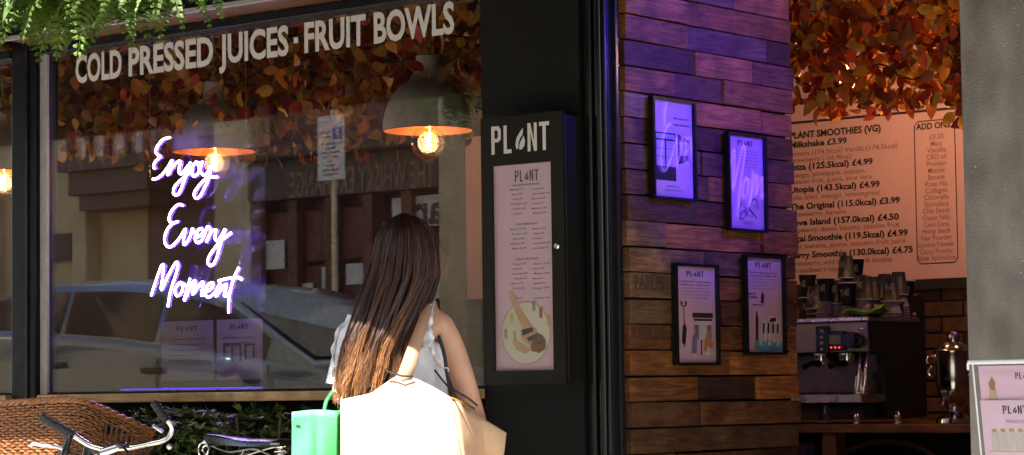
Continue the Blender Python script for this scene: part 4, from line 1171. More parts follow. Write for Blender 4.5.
rows = [("Milkshake £3.99", 148, 847), ("Ibiza (125.5kcal) £4.99", 170.5, 873), ("Utopia (143.5kcal) £4.99", 193, 880), ("The Original (115.0kcal) £3.99", 210, 900), ("Love Island (157.0kcal) £4.50", 226, 899), ("Açai Smoothie (119.5kcal) £4.99", 242, 908), ("Berry Smoothie (130.0kcal) £4.75", 258.5, 913)]
for s_, y_, e_ in rows: line(tb, s_, 790, y_, e_, 5.8, .03)
subs_ = [("Banana (174.5kcal) Vanilla (174.5kcal)", 156.5, 898), ("Strawberry (156.4kcal)", 163, 852), ("mango, pineapple, papaya,", 178, 866), ("passion fruit, guava, aloe vera", 184.5, 872), ("kale, kiwi, mango, lemongrass", 200.5, 880), ("strawberry, banana", 217, 846), ("raspberry, dates, banana, passion fruit", 233, 900), ("açai, banana, guava, passion fruit juice", 249, 906), ("strawberry, wild blueberry & banana,", 266, 893), ("cranberries", 273, 840)]
for s_, y_, e_ in subs_: line(tg, s_, 790, y_, e_, 4.6, .005)
line(tb, "ADD ONS", 916, 130, 950, 5.6, .03)
lst = ["£0.50", "Maca", "Vanilla", "CBD oil", "Protein", "Matcha", "Banana", "Rose Hip", "Collagen", "Chlorella", "Spirulina", "Chia Seeds", "Cacao Nibs", "Camu Camu", "Hemp Seeds", "Flax Powder", "Lucuma Powder", "Cacao Powder", "Blue Spirulina"]
for i, s_ in enumerate(lst):
    w_ = 3.0 * len(s_) * .93; y_ = 139.5 + i * 6.75
    line(tg, s_, 936.5 - w_ / 2, y_, 936.5 + w_ / 2, 4.8, .005)
ln = MB()
a, b_ = onY(788, 123.5, yt), onY(972, 110, yt); ln.bx(a.x, bx1 - .02, yt, yt + .0008, a.z - .006, a.z + .006)
fr = [onY(914, 122, yt), onY(958, 262, yt)]
x0, x1, z1, z0 = fr[0].x, fr[1].x, fr[0].z, fr[1].z
ln.tube([(x0 + .02, yt, z1), (x1 - .02, yt, z1), (x1, yt, z1 - .02), (x1, yt, z0 + .02), (x1 - .02, yt, z0), (x0 + .02, yt, z0), (x0, yt, z0 + .02), (x0, yt, z1 - .02), (x0 + .02, yt, z1)], .0022, 4)
obj("headings", tb, ink, bp_, kind="stuff"); obj("small_print", tg, ink_grey, bp_, kind="stuff"); obj("rules", ln, ink, bp_)

# ---- counter
cwood = wood("counter_wood", (.26, .10, .035), (.14, .05, .018), .4, 4, (1, 12, 12), .05)
YCF = 9.12
zc1 = onY(880, 424.5, YCF).z; zc0 = onY(880, 433, YCF).z
ct = thing("counter", "dark wooden counter with coffee machine and urn on it", "counter", (-5.6, 9.5, .02))
obj("top", MB().bx(-9.6, -4.35, YCF, YB - .03, zc0, zc1), cwood, ct, bevel=.004)
for px in (822, 700, 972):
    x_ = onY(px, 440, YCF + .04).x
    obj("leg", MB().bx(x_, x_ + .07, YCF + .04, YCF + .12, .02, zc0 - .002), cwood, ct, bevel=.003)
# arch brace below
ar = MB(); pts = []
ca = onY(888, 470, YCF + .3); ca.z = zc0 - .31
for i in range(17):
    an = math.pi * i / 16; pts.append((ca.x + .36 * math.cos(an), YCF + .3, ca.z + .27 * math.sin(an)))
ar.tube(pts, .016, 8)
obj("arch_brace", ar, mat("arch_brown", (.10, .055, .03), .6), ct, smooth=True)
obj("back_panel", MB().bx(-9.5, -4.4, YB - .30, YB - .28, .02, zc0 - .002), black_matt, ct)
# books / boxes under the counter at left
for i, (px, c_) in enumerate(((802, (.05, .06, .12)), (809, (.16, .05, .12)), (816, (.04, .04, .05)))):
    p = onY(px, 455, YCF + .25)
    tag(obj("carton", MB().bx(p.x - .022, p.x + .022, YCF + .2, YCF + .32, .70, onY(px, 441 + i, YCF + .25).z), mat("carton_%s" % "abc"[i], c_, .5), bevel=.002), ("dark blue carton under the counter, leftmost of three", "purple carton under the counter, middle of three", "black carton under the counter beside the wooden leg")[i], "carton")
tag(obj("carton_shelf", MB().bx(-6.6, onY(821, 440, YCF + .2).x, YCF + .13, YCF + .4, .68, .70), cwood), "small shelf under the counter carrying cartons", "shelf")

# ---- espresso machine
YE = 9.30
ex1 = onY(868, 340, YE).x; ex0 = ex1 - .72
ez = lambda py: onY(850, py, YE).z
em = thing("espresso_machine", "steel and black espresso machine on the counter, cups stacked on top", "coffee machine", ((ex0 + ex1) / 2, YE + .25, zc1))
side_y = onX(925, 350, ex1).y
obj("front_panel", MB().bx(ex0, ex1, YE, YE + .02, ez(352), ez(322)), mat("warm_steel", (.20, .165, .11), .32, .85, var=.15, rvar=.08), em, bevel=.003)
obj("top_tray", MB().bx(ex0, ex1 + .01, YE - .01, side_y - .06, ez(321.5), ez(317)), steel, em, bevel=.003)
sd = MB(); zt_ = ez(322)
sd.poly([(ex1 + .004, YE + .022, zt_), (ex1 + .004, YE + .022, ez(352)), (ex1 + .004, YE + .11, ez(354)), (ex1 + .004, YE + .14, zc1 + .02), (ex1 + .004, side_y, zc1 + .02), (ex1 + .004, side_y, zt_ + .10), (ex1 + .004, side_y - .05, zt_ + .13), (ex1 + .004, YE + .12, zt_ + .04)], (-.03, 0, 0))
obj("side_panel", sd, mat("machine_black", (.012, .012, .013), .35), em)
obj("body", MB().bx(ex0, ex1 - .03, YE + .16, side_y - .02, zc1 + .02, ez(322) - .002), mat("machine_dark", (.03, .03, .03), .4), em)
obj("splash_plate", MB().bx(ex0, ex1 - .03, YE + .135, YE + .155, ez(392), ez(353)), mat("dull_steel", (.10, .085, .075), .35, .9, rvar=.1), em)
obj("drip_tray", MB().bx(ex0, ex1 - .005, YE - .06, YE + .15, ez(403), ez(394)), steel, em, bevel=.004)
obj("base", MB().bx(ex0 + .03, ex1 - .04, YE + .02, YE + .16, zc1 + .02, ez(404)), black_matt, em)
pd = lambda px, py: onY(px, py, YE - .004)
a, b_ = pd(817, 353), pd(829, 326); keypad = obj("keypad", MB().bx(a.x, b_.x, YE - .012, YE - .002, a.z, b_.z), black_gloss, em, bevel=.002)
for k in range(4):
    c_ = pd(823, 331 + k * 6); obj("button", MB().box((c_.x, YE - .0145, c_.z), (.014, .004, .012)), mat("button_grey", (.35, .33, .3), .5), keypad)
a, b_ = pd(829, 350), pd(846, 331); dsp = obj("display", MB().bx(a.x, b_.x, YE - .018, YE - .002, a.z, b_.z), black_gloss, em, bevel=.005)
a, b_ = pd(831.5, 344), pd(842.5, 335); obj("display_window", MB().bx(a.x, b_.x, YE - .0205, YE - .0182, a.z, b_.z), mat("lcd_grey", (.20, .21, .17), .3), dsp)
for k in range(3):
    c_ = pd(833 + k * 4, 347.5); obj("indicator", MB().box((c_.x, YE - .0195, c_.z), (.007, .002, .006)), emat("red_led", (1, .05, .03), .8), dsp)
c_ = pd(854, 340)
kn = MB().lathe([(0, .05), (.030, .05), (.034, .04), (.034, .0)], (0, 0, 0), 20)
mesh_obj("steam_knob", [Vec((p.x, -p.z, p.y)) + Vec((c_.x, YE - .002, c_.z)) for p in kn.v], kn.f, black_gloss, em, smooth=True)
c2 = pd(862, 341); kn = MB().lathe([(0, .03), (.016, .03), (.016, 0)], (0, 0, 0), 14)
mesh_obj("side_knob", [Vec((p.x, -p.z, p.y)) + Vec((c2.x, YE - .002, c2.z)) for p in kn.v], kn.f, black_gloss, em, smooth=True)
for px in (812, 838):
    c_ = pd(px, 356)
    gh = obj("group_head", MB().lathe([(0, 0), (.036, 0), (.036, -.03), (.03, -.045), (0, -.045)], (c_.x, YE + .07, ez(353)), 18), chrome, em, smooth=True)
    obj("portafilter", MB().tube([(c_.x, YE + .05, ez(362)), (c_.x + .01, YE - .03, ez(363)), (c_.x + .015, YE - .09, ez(366))], [.02, .011, .014], 10), black_gloss, gh, smooth=True)
for px in (857, 863.5):
    c_ = pd(px, 356)
    obj("steam_wand", MB().tube(smooth_path([(c_.x, YE + .03, ez(352)), (c_.x + .008, YE + .0, ez(366)), (c_.x + .012, YE - .01, ez(380)), (c_.x + .004, YE - .02, ez(393))], 4), [.008] * 12 + [.006], 8), chrome, em, smooth=True)
c_ = pd(860, 372); obj("milk_jug", MB().lathe([(.0, -.05), (.034, -.05), (.038, -.02), (.030, .03), (.033, .05)], (c_.x - .035, YE + .06, ez(383)), 18), chrome, em, smooth=True)

# ---- stacked paper cups on the machine
cup_dark = mat("cup_dark", (.016, .013, .022), .5, var=.1, rand=.2)
cup_white = mat("cup_white", (.22, .19, .26), .5, var=.05)
cup_band = mat("cup_band", (.55, .50, .58), .5)
def cup_mesh(r, h, m):
    prof = [(r * .68, 0), (r * .70, .002), (r * .97, h * .95), (r * 1.04, h * .955), (r * 1.05, h * .985), (r, h), (r * .94, h * .97), (r * .64, .006), (0, .006)]
    mb = MB().lathe(prof, (0, 0, 0), 20)
    me = bpy.data.meshes.new("paper_cup"); me.from_pydata(mb.v, [], mb.f); me.update(); me.shade_smooth(); me.materials.append(m); me.materials.append(cup_band)
    n = 20
    for i, p in enumerate(me.polygons):
        if i // n in (2, 3, 4): p.material_index = 1
    return me
cmA, cmB = cup_mesh(.042, .105, cup_dark), cup_mesh(.046, .05, cup_white)
def cup_logo():
    mb = MB(); r = .0375
    logo(mb, (-.022, 0, .045), XP, ZP, .03, .044)
    vs = []
    for p in mb.v:
        rr = .042 * (.70 + .27 * p.z / .1) + .0008; a = p.x / rr
        vs.append((rr * math.sin(a), -rr * math.cos(a), p.z))
    me = bpy.data.meshes.new("cup_print"); me.from_pydata(vs, [], mb.f); me.update(); me.materials.append(mat("cup_print", (.5, .47, .52), .6)); return me
clm = cup_logo()
ztop = ez(317) + .001
ordn = ["leftmost", "second from left", "third from left", "fourth from left", "fifth from left", "sixth from left", "seventh from left", "rightmost"]
# stacks: pixel x of the axis, y-plane, cups (dark upside-down ones on nested whites)
stacks = [(815, YE + .20, "ddd"), (826, YE + .09, "wwwd"), (835, YE + .22, "wwd"), (847, YE + .28, "wwwdd"), (848, YE + .10, "wd"), (861, YE + .22, "wwwwd"), (865, YE + .10, "wwwd"), (875, YE + .30, "wwwd"), (885, YE + .22, "wwwwd"), (899, YE + .33, "wwwwwd"), (808, YE + .30, "dd"), (820, YE + .34, "wwd"), (838, YE + .12, "wwd"), (856, YE + .34, "wwdd"), (891, YE + .12, "wwd"), (872, YE + .18, "wwwd"), (906, YE + .40, "wwd")]
for si, (px, y_, seq) in enumerate(stacks):
    x_ = onY(px, 300, y_).x; z_ = ztop
    for ci, ch in enumerate(seq):
        me = cmA if ch == 'd' else cmB
        o = bpy.data.objects.new("paper_cup", me); link(o)
        h = .105 if ch == 'd' else .05
        nxt = seq[ci + 1] if ci + 1 < len(seq) else None
        ang = random.uniform(-.3, .5)
        if ch == 'd':
            o.rotation_euler = (math.pi, 0, ang) if si % 3 != 1 else (0, 0, ang)
            o.location = (x_, y_, z_ + (h if si % 3 != 1 else 0))
        else:
            o.rotation_euler = (math.pi, 0, ang); o.location = (x_, y_, z_ + h)
        WL[o.name] = o.location.copy()
        pos = "top" if ci == len(seq) - 1 else ("bottom" if ci == 0 else "cup %s up" % ["", "one", "two", "three", "four"][ci])
        st_ = "cup stack number %d from the left on the coffee machine" % (si + 1)
        tag(o, "%s paper cup, %s of %s" % ("dark printed" if ch == 'd' else "pale", {"top": "topmost", "bottom": "lowest"}.get(pos, ["", "second", "third", "fourth", "fifth"][min(ci, 4)] + " up"), st_.replace("stack number %d from the left" % (si + 1), "the %s stack" % ["leftmost", "second", "third", "fourth", "fifth", "sixth", "seventh", "eighth", "ninth", "tenth", "eleventh", "twelfth", "thirteenth", "fourteenth", "fifteenth", "sixteenth", "rightmost"][sorted(p_[0] for p_ in stacks).index(px)])), "cup", "paper cups on the coffee machine")
        if ch == 'd':
            pr = bpy.data.objects.new("cup_print", clm); link(pr); pr.parent = o
            if o.rotation_euler.x > 1: pr.rotation_euler = (math.pi, 0, 0); pr.location = (0, 0, .105 * .95); pr.scale = (1, 1, 1)
        if nxt == 'd' and ch == 'w': z_ += .05
        elif ch == 'd': z_ += .106 if si not in (0,) else .022
        else: z_ += .012
# green cloth
cl = MB(); nx, ny = 14, 8
c_ = onY(863, 318, YE + .02)
vs = []; fs = []
for j in range(ny + 1):
    for i in range(nx + 1):
        u, v_ = i / nx, j / ny
        vs.append((c_.x - .09 + .19 * u, YE - .015 + .13 * v_, ztop + .004 + .02 * u + .010 * math.sin(7 * u + 3 * v_) + .008 * math.sin(11 * v_ + 4 * u) + .01))
for j in range(ny):
    for i in range(nx): k = j * (nx + 1) + i; fs.append((k, k + 1, k + nx + 2, k + nx + 1))
o = mesh_obj("cloth", vs, fs, mat("cloth_green", (.16, .34, .03), .85, var=.2, scale=60), None, smooth=True)
sm = o.modifiers.new("solid", 'SOLIDIFY'); sm.thickness = .006
tag(o, "bright green cleaning cloth crumpled on the coffee machine", "cloth")
# glass on counter, shakers
c_ = onY(825, 423, YCF + .12)
g = thing("glass_jar", "small glass jar standing on the counter below the drip tray", "jar", (c_.x, YCF + .12, zc1))
obj("jar", MB().lathe([(0, .002), (.036, .002), (.038, .09), (.039, .094), (.035, .094), (.034, .006), (0, .006)], (c_.x, YCF + .12, zc1 + .001), 20), acrylic, g, smooth=True)
obj("contents", MB().lathe([(0, .008), (.033, .008), (.033, .012), (0, .014)], (c_.x, YCF + .12, zc1 + .001), 16), mat("sugar", (.5, .42, .45), .8), g)
for px, lab in ((857, "small steel shaker standing under the coffee machine"), (898, "small steel shaker beside the black machine side")):
    c_ = onY(px, 423, YCF + .13)
    s_ = thing("shaker", lab, "shaker", (c_.x, YCF + .13, zc1))
    obj("body", MB().lathe([(0, 0), (.016, 0), (.014, .03), (.015, .032)], (c_.x, YCF + .13, zc1 + .001), 14), chrome, s_, smooth=True)
    obj("dome", MB().lathe([(.015, .032), (.013, .045), (.006, .052), (0, .053)], (c_.x, YCF + .13, zc1 + .001), 14), chrome, s_, smooth=True)

# ---- steel urn
YU = 9.36
u0 = onY(956, 414, YU); uh = onY(956, 331, YU).z - zc1; ux = onY(955, 400, YU).x
un = thing("steel_urn", "polished steel drinks urn with side handle on the counter", "urn", (ux, YU, zc1))
k = uh / .36
U = lambda pr: [(r * k, h * k) for r, h in pr]
dsteel = mat("urn_steel", (.42, .38, .36), .16, 1.0, var=.1, rvar=.08)
obj("tank", MB().lathe(U([(.035, .065), (.05, .08), (.066, .12), (.072, .17), (.072, .27), (.075, .275), (.075, .285), (.068, .29)]), (ux, YU, zc1), 32), dsteel, un, smooth=True)
obj("lid", MB().lathe(U([(.068, .29), (.055, .305), (.03, .315), (.022, .318), (.026, .335), (.02, .355), (0, .36)]), (ux, YU, zc1), 28), dsteel, un, smooth=True)
obj("foot", MB().lathe(U([(.035, .065), (.032, .045), (.055, .03), (.075, .018), (.078, .002)]), (ux, YU, zc1), 28), dsteel, un, smooth=True)
for s_ in (-1, 1):
    hd = smooth_path([(ux + s_ * .072 * k, YU - .01, zc1 + .26 * k), (ux + s_ * .105 * k, YU - .012, zc1 + .262 * k), (ux + s_ * .112 * k, YU - .012, zc1 + .235 * k), (ux + s_ * .095 * k, YU - .012, zc1 + .225 * k), (ux + s_ * .108 * k, YU - .012, zc1 + .20 * k), (ux + s_ * .09 * k, YU - .012, zc1 + .175 * k), (ux + s_ * .07 * k, YU - .01, zc1 + .19 * k)], 5)
    obj("handle", MB().tube(hd, .005, 7), chrome, un, smooth=True)
obj("tap", MB().tube([(ux + .01, YU - .07 * k, zc1 + .10 * k), (ux + .012, YU - .11 * k, zc1 + .10 * k), (ux + .013, YU - .125 * k, zc1 + .075 * k)], .008, 8).box((ux + .012, YU - .105 * k, zc1 + .125 * k), (.03, .008, .01)), chrome, un, smooth=True)

# ================================================================= LEAFLET HOLDER BY THE COLUMN
YH = 6.22
def hp(px, py): return onY(px, py, YH)
lh = thing("leaflet_holder", "clear acrylic holder with pink PLANT leaflets before the grey column", "leaflet holder", (hp(1005, 455).x, YH, .0))
h0, h1 = hp(975, 455), hp(972, 361)
w_ = .24; hz1 = h1.z; hz0 = hz1 - .42
lean = .055                            # the sheet leans back towards the bottom right
def HP(u, v, e=0): return Vec((h1.x + .004 + w_ * u + .022 * (1 - v), YH + e + .02 * (1 - v), hz0 + (hz1 - hz0) * v))
def quad(mb, u0, v0, u1, v1, e): mb.poly([HP(u0, v0, e), HP(u1, v0, e), HP(u1, v1, e), HP(u0, v1, e)], (0, .002, 0))
clear = glass("clear_acrylic", .06, (.97, .97, .98))
edge_m = mat("acrylic_edge", (.70, .72, .74), .15, var=.03)
ac = MB(); quad(ac, 0, 0, 1, .985, -.006); quad(ac, 0, 0, 1, 1, .03)
obj("acrylic_sheets", ac, clear, lh)
ed = MB()
ed.tube([HP(-.04, .99, -.012), HP(1.0, .99, -.012)], .006, 8); ed.tube([HP(-.0, .0, -.006), HP(-.0, .98, -.006)], .0025, 6); ed.tube([HP(-.05, .94, -.013), HP(-.045, .985, -.013)], .004, 6)
obj("acrylic_rim", ed, edge_m, lh, smooth=True)
lp = MB(); quad(lp, .03, .02, .97, .965, .012)
bk = obj("back_leaflet", lp, mat("leaflet_pink", (.80, .56, .70), .5, var=.03), lh)
lp = MB(); quad(lp, .035, .02, .975, .735, .002)
ft = obj("front_leaflet", lp, mat("leaflet_pale", (.82, .62, .74), .5, var=.03), lh)
tm = MB(); up_ = (HP(0, 1) - HP(0, 0)).normalized()
def lg_(mb, u, v, h, w, e): logo(mb, HP(u, v, e), XP, up_, h, w)
lg_(tm, .50, .875, .018, .058, .011); obj("logo", tm, mat("logo_plum", (.06, .03, .07), .5), bk)
tm = MB(); lg_(tm, .32, .645, .023, .074, .001)
obj("logo", tm, mat("logo_plum", (.06, .03, .07), .5), ft)
tm = MB(); put_text(tm, "THE BLOG.COM", HP(.34, .585, .001), XP, up_, .008, width=.07, bold=.02); obj("small_print", tm, mat("print_mauve", (.42, .30, .42), .5), ft)
bb = MB(); cp = MB()
for i in range(7):
    u = .14 + i * .112
    bb.poly([HP(u, .40, .001), HP(u + .09, .40, .001), HP(u + .09, .51, .001), HP(u + .07, .525, .001), HP(u + .02, .525, .001), HP(u, .51, .001)])
    cp.poly([HP(u + .015, .526, .0005), HP(u + .075, .526, .0005), HP(u + .075, .545, .0005), HP(u + .015, .545, .0005)])
obj("bottle_print", bb, mat("bottle_pale", (.62, .60, .54), .5, var=.05), ft)
cp.poly([HP(.1, .395, .0008), HP(.9, .395, .0008), HP(.9, .40, .0008), HP(.1, .40, .0008)])
obj("cap_print", cp, mat("cap_gold", (.60, .40, .10), .5), ft)
pr = MB(); hr = MB()
for u, v in ((.13, .74), (.64, .745)):
    pr.poly([HP(u, v, .0105), HP(u + .12, v, .0105), HP(u + .10, v + .07, .0105), HP(u + .07, v + .12, .0105), HP(u + .03, v + .08, .0105)])
    hr.poly([HP(u + .03, v + .07, .010), HP(u + .09, v + .06, .010), HP(u + .10, v + .12, .010), HP(u + .06, v + .15, .010), HP(u + .02, v + .11, .010)])
obj("figure_print", pr, mat("figure_tone", (.60, .42, .30), .5), bk); obj("hair_print", hr, mat("figure_hair", (.40, .20, .06), .5), bk)
obj("stand_pole", MB().tube([(h1.x + .15, YH + .045, .02), (h1.x + .15, YH + .045, hz0 + .1)], .014, 12), black_gloss, lh, smooth=True)
obj("stand_base", MB().lathe([(0, .02), (.15, .015), (.16, 0)], (h1.x + .15, YH + .045, ground(h1.x) + .002), 28), black_gloss, lh, smooth=True)

# ================================================================= SHRUBS BELOW THE WINDOW
sh_m = mat("shrub_green", (.04, .075, .014), .55, var=.35, scale=11)
sh_m2 = mat("shrub_light", (.09, .13, .022), .55, var=.35, scale=11)
pl_m = mat("planter_black", (.02, .02, .02), .6)
rg = random.Random(31)
xs = [(-8.0, "at the left"), (-7.25, "behind the bicycle saddle"), (-6.5, "behind the green bag"), (-5.85, "under the black menu case")]
for i, (x_, w_) in enumerate(xs):
    gz = ground(x_)
    t = thing("box_shrub", "dark feathery shrub in a trough below the window, " + w_, "shrub", (x_, YF - .10, gz), "shrubs below the shop window")
    obj("trough", MB().bx(x_ - .36, x_ + .36, YF - .26, YF + .08, gz, gz + .34), pl_m, t, bevel=.01)
    st = MB()
    for mi in (0, 1):
        mb = MB()
        for k in range(900 if mi == 0 else 260):
            c_ = Vec((x_ + rg.uniform(-.38, .38), YF + .02 - .2 * rg.random() ** 1.3, gz + .34 + (Z_SILL0 - .03 - gz - .34) * rg.random()))
            ax = Vec((rg.gauss(0, .7), rg.gauss(-.6, .4), rg.gauss(.1, .6))).normalized()
            for j in range(7):
                an = j / 6 * 2.4 - 1.2
                sd_ = ax.cross(Vec((0, 0, 1))).normalized() if abs(ax.z) < .95 else Vec((1, 0, 0))
                d = (ax * math.cos(an) + sd_ * math.sin(an) + Vec((0, 0, rg.uniform(-.2, .2)))).normalized(); l = rg.uniform(.025, .05)
                s_ = d.cross(Vec((rg.uniform(-1, 1), rg.uniform(-1, 1), 1))).normalized() * l * .13
                mb.add([c_, c_ + d * l * .5 + s_, c_ + d * l, c_ + d * l * .5 - s_], [(0, 1, 2), (0, 2, 3)])
        obj("foliage", mb, (sh_m, sh_m2)[mi], t, kind="stuff")
    for k in range(5): st.tube([(x_ + rg.uniform(-.1, .1), YF - .08, gz + .3), (x_ + rg.uniform(-.3, .3), YF - .08 + rg.uniform(-.08, .05), Z_SILL0 - .06)], .005, 5)
    obj("stems", st, mat("stem_brown", (.05, .025, .012), .7), t)

# ================================================================= THE WOMAN AND HER BAGS
wb = onY(405, 392, 5.98); wb.z = ground(wb.x)
WZ = wb.z
def LW(x, y, z): return wb + R * x + V * y + Vec((0, 0, z - WZ))     # x picture right, y away from us, z height
skin_m = mat("skin", (.60, .34, .22), .5, var=.10, scale=18, subsurf=.12, bump=.05, bscale=300)
wm = thing("person", "woman with long brown hair, white frilled top and bags, reading the menu", "person", wb)
def skin_mesh(name, verts, edges, radii, m, parent, root=0, subs=2):
    me = bpy.data.meshes.new(name); me.from_pydata([LW(*v) - wb for v in verts], edges, [])
    o = bpy.data.objects.new(name, me); link(o)
    sk = o.modifiers.new("skin", 'SKIN'); sk.use_smooth_shade = True; sk.branch_smoothing = .6
    for i, r_ in enumerate(radii):
        r2 = r_ if isinstance(r_, tuple) else (r_, r_)
        me.skin_vertices[0].data[i].radius = r2
    me.skin_vertices[0].data[root].use_root = True
    sb = o.modifiers.new("sub", 'SUBSURF'); sb.levels = subs; sb.render_levels = subs
    dg = bpy.context.evaluated_depsgraph_get(); dg.update()
    me2 = bpy.data.meshes.new_from_object(o.evaluated_get(dg))
    bpy.data.objects.remove(o)
    me2.name = name; me2.materials.clear(); me2.materials.append(m); me2.shade_smooth()
    o2 = bpy.data.objects.new(name, me2); link(o2); o2.parent = parent; WL[o2.name] = wb.copy()
    return o2
bv = []; be = []; br_ = []
def jv(p, r_, frm=None):
    bv.append(p); br_.append(r_)
    if frm is not None: be.append((frm, len(bv) - 1))
    return len(bv) - 1
pel = jv((-.01, .02, .90), (.145, .11))
wai = jv((-.01, .03, 1.06), (.115, .085), pel)
che = jv((.0, .03, 1.22), (.125, .09), wai)
clav = jv((.0, .03, 1.35), (.085, .06), che)
nk = jv((.0, .045, 1.43), .048, clav)
hd0 = jv((.0, .06, 1.50), .062, nk)
hd1 = jv((.0, .065, 1.575), (.075, .088), hd0)
hd2 = jv((.0, .06, 1.635), (.062, .075), hd1)
# right arm (picture right), bare
rs = jv((.118, .02, 1.325), .058, clav)
ra = jv((.155, .015, 1.235), .048, rs)
rb = jv((.185, .01, 1.15), .043, ra)
re_ = jv((.215, .02, 1.055), .037, rb)
rf = jv((.235, .10, .985), .033, re_)
rw = jv((.235, .20, .95), .024, rf)
rh = jv((.232, .25, .945), (.032, .018), rw)
for dx, l in ((-.024, .07), (-.008, .08), (.008, .076), (.024, .06)):
    a_ = jv((.232 + dx, .28, .945), .009, rh); b2 = jv((.232 + dx, .28 + l * .5, .935), .008, a_); jv((.232 + dx, .28 + l * .8, .915), .007, b2)
a_ = jv((.200, .245, .955), .010, rh); jv((.188, .28, .955), .008, a_)
# left arm, bent, bag on the forearm
ls = jv((-.125, .04, 1.32), .056, clav)
la = jv((-.175, .03, 1.22), .046, ls)
le = jv((-.205, .02, 1.09), .038, la)
lf = jv((-.20, .12, 1.09), .033, le)
lw = jv((-.185, .22, 1.11), .024, lf)
lh_ = jv((-.18, .27, 1.12), (.032, .018), lw)
for dx, l in ((-.024, .06), (-.008, .076), (.008, .08), (.024, .07)):
    a_ = jv((-.18 + dx, .30, 1.12), .009, lh_); b2 = jv((-.18 + dx, .30 + l * .5, 1.115), .008, a_); jv((-.18 + dx, .30 + l * .8, 1.10), .007, b2)
a_ = jv((-.148, .265, 1.13), .010, lh_); jv((-.138, .30, 1.135), .008, a_)
# legs
for s_ in (-1, 1):
    h_ = jv((s_ * .085, .02, .80), (.088, .088), pel)
    t_ = jv((s_ * .09, .02, .62), .072, h_); kn_ = jv((s_ * .09, .03, .44), .052, t_)
    cf = jv((s_ * .092, .01, .30), .052, kn_); an_ = jv((s_ * .095, .0, .085), .034, cf)
    hl = jv((s_ * .095, -.01, .045), .034, an_); jv((s_ * .10, .12, .03), .032, hl)
skin_mesh("body", bv, be, br_, skin_m, wm, pel)

# face (turned towards the window)
fc = MB()
fc.ell(LW(.0, .150, 1.555), (.012, .02, .018), 10, 7)
fc.ell(LW(-.078, .06, 1.56), (.012, .016, .028), 10, 7); fc.ell(LW(.078, .06, 1.56), (.012, .016, .028), 10, 7)
obj("nose_and_ears", fc, skin_m, wm, smooth=True)
obj("mouth", MB().ell(LW(.0, .140, 1.515), (.022, .01, .007), 10, 6), mat("lips", (.45, .12, .10), .4), wm, smooth=True)
for s_ in (-1, 1): obj("eye", MB().ell(LW(s_ * .03, .140, 1.58), (.013, .008, .008), 10, 6), mat("eye_dark", (.05, .03, .02), .2), wm, smooth=True)

# white top with frilled armholes
top_m = mat("white_cotton", (.74, .75, .82), .85, var=.06, scale=30, bump=.35, bscale=45)
tp = MB(); ringn = 40
lev = [(.86, .165, .13, 0), (.95, .158, .122, 0), (1.03, .140, .108, 0), (1.10, .136, .105, 0), (1.17, .140, .108, 0), (1.235, .140, .108, .3), (1.285, .132, .10, 1.0)]
for z_, a_, b__, f_ in lev:
    for i in range(ringn):
        an = 2 * math.pi * i / ringn
        wv = .004 * math.sin(an * 9 + z_ * 30)
        tp.v.append(LW((a_ + wv) * math.cos(an), .03 + (b__ + wv) * math.sin(an), z_ + f_ * (.035 * abs(math.cos(an)) ** 6 * 0 - .05 * abs(math.cos(an)) ** 3)))
for j in range(len(lev) - 1):
    for i in range(ringn): tp.f.append((j * ringn + i, j * ringn + (i + 1) % ringn, (j + 1) * ringn + (i + 1) % ringn, (j + 1) * ringn + i))
o = obj("top", tp, top_m, wm, smooth=True, subs=1)
o.modifiers.new("solid", 'SOLIDIFY').thickness = .003
def ruffle(path, width, out, amp, n=60, name="ruffle"):
    q = smooth_path(path, 10); m_ = len(q); vs = []; fs = []
    for i, p in enumerate(q):
        t_ = (q[min(i + 1, m_ - 1)] - q[max(i - 1, 0)]).normalized()
        o_ = (out - t_ * out.dot(t_)).normalized(); b__ = t_.cross(o_)
        ph = i * 1.15
        vs += [p, p + o_ * width * .5 + b__ * amp * .6 * math.sin(ph), p + o_ * width * (1 + .15 * math.sin(ph * .7)) + b__ * amp * math.sin(ph + .5)]
    for i in range(m_ - 1):
        for k_ in (0, 1): fs.append((i * 3 + k_, i * 3 + k_ + 1, i * 3 + 4 + k_, i * 3 + 3 + k_))
    r_ = mesh_obj(name, vs, fs, top_m, wm, smooth=True, subs=1); r_.modifiers.new("solid", 'SOLIDIFY').thickness = .002
    return r_
# shoulder strap and right armhole frill
ruffle([LW(.075, .06, 1.395), LW(.082, -.02, 1.375), LW(.080, -.062, 1.32), LW(.078, -.085, 1.26), LW(.10, -.085, 1.20), LW(.135, -.06, 1.165)], .016, R * .8 - V * .5, .006)
ruffle([LW(.055, .05, 1.395), LW(.055, -.03, 1.375), LW(.055, -.075, 1.31), LW(.06, -.09, 1.24)], .040, -R * .2 - V * .2 + R * .6, .006)
sp = MB(); sp.tube(smooth_path([LW(.112, -.04, 1.28), LW(.13, -.065, 1.22), LW(.138, -.07, 1.16), LW(.15, -.06, 1.10)], 5), .006, 6)
obj("black_strap", sp, rubber, wm, smooth=True)
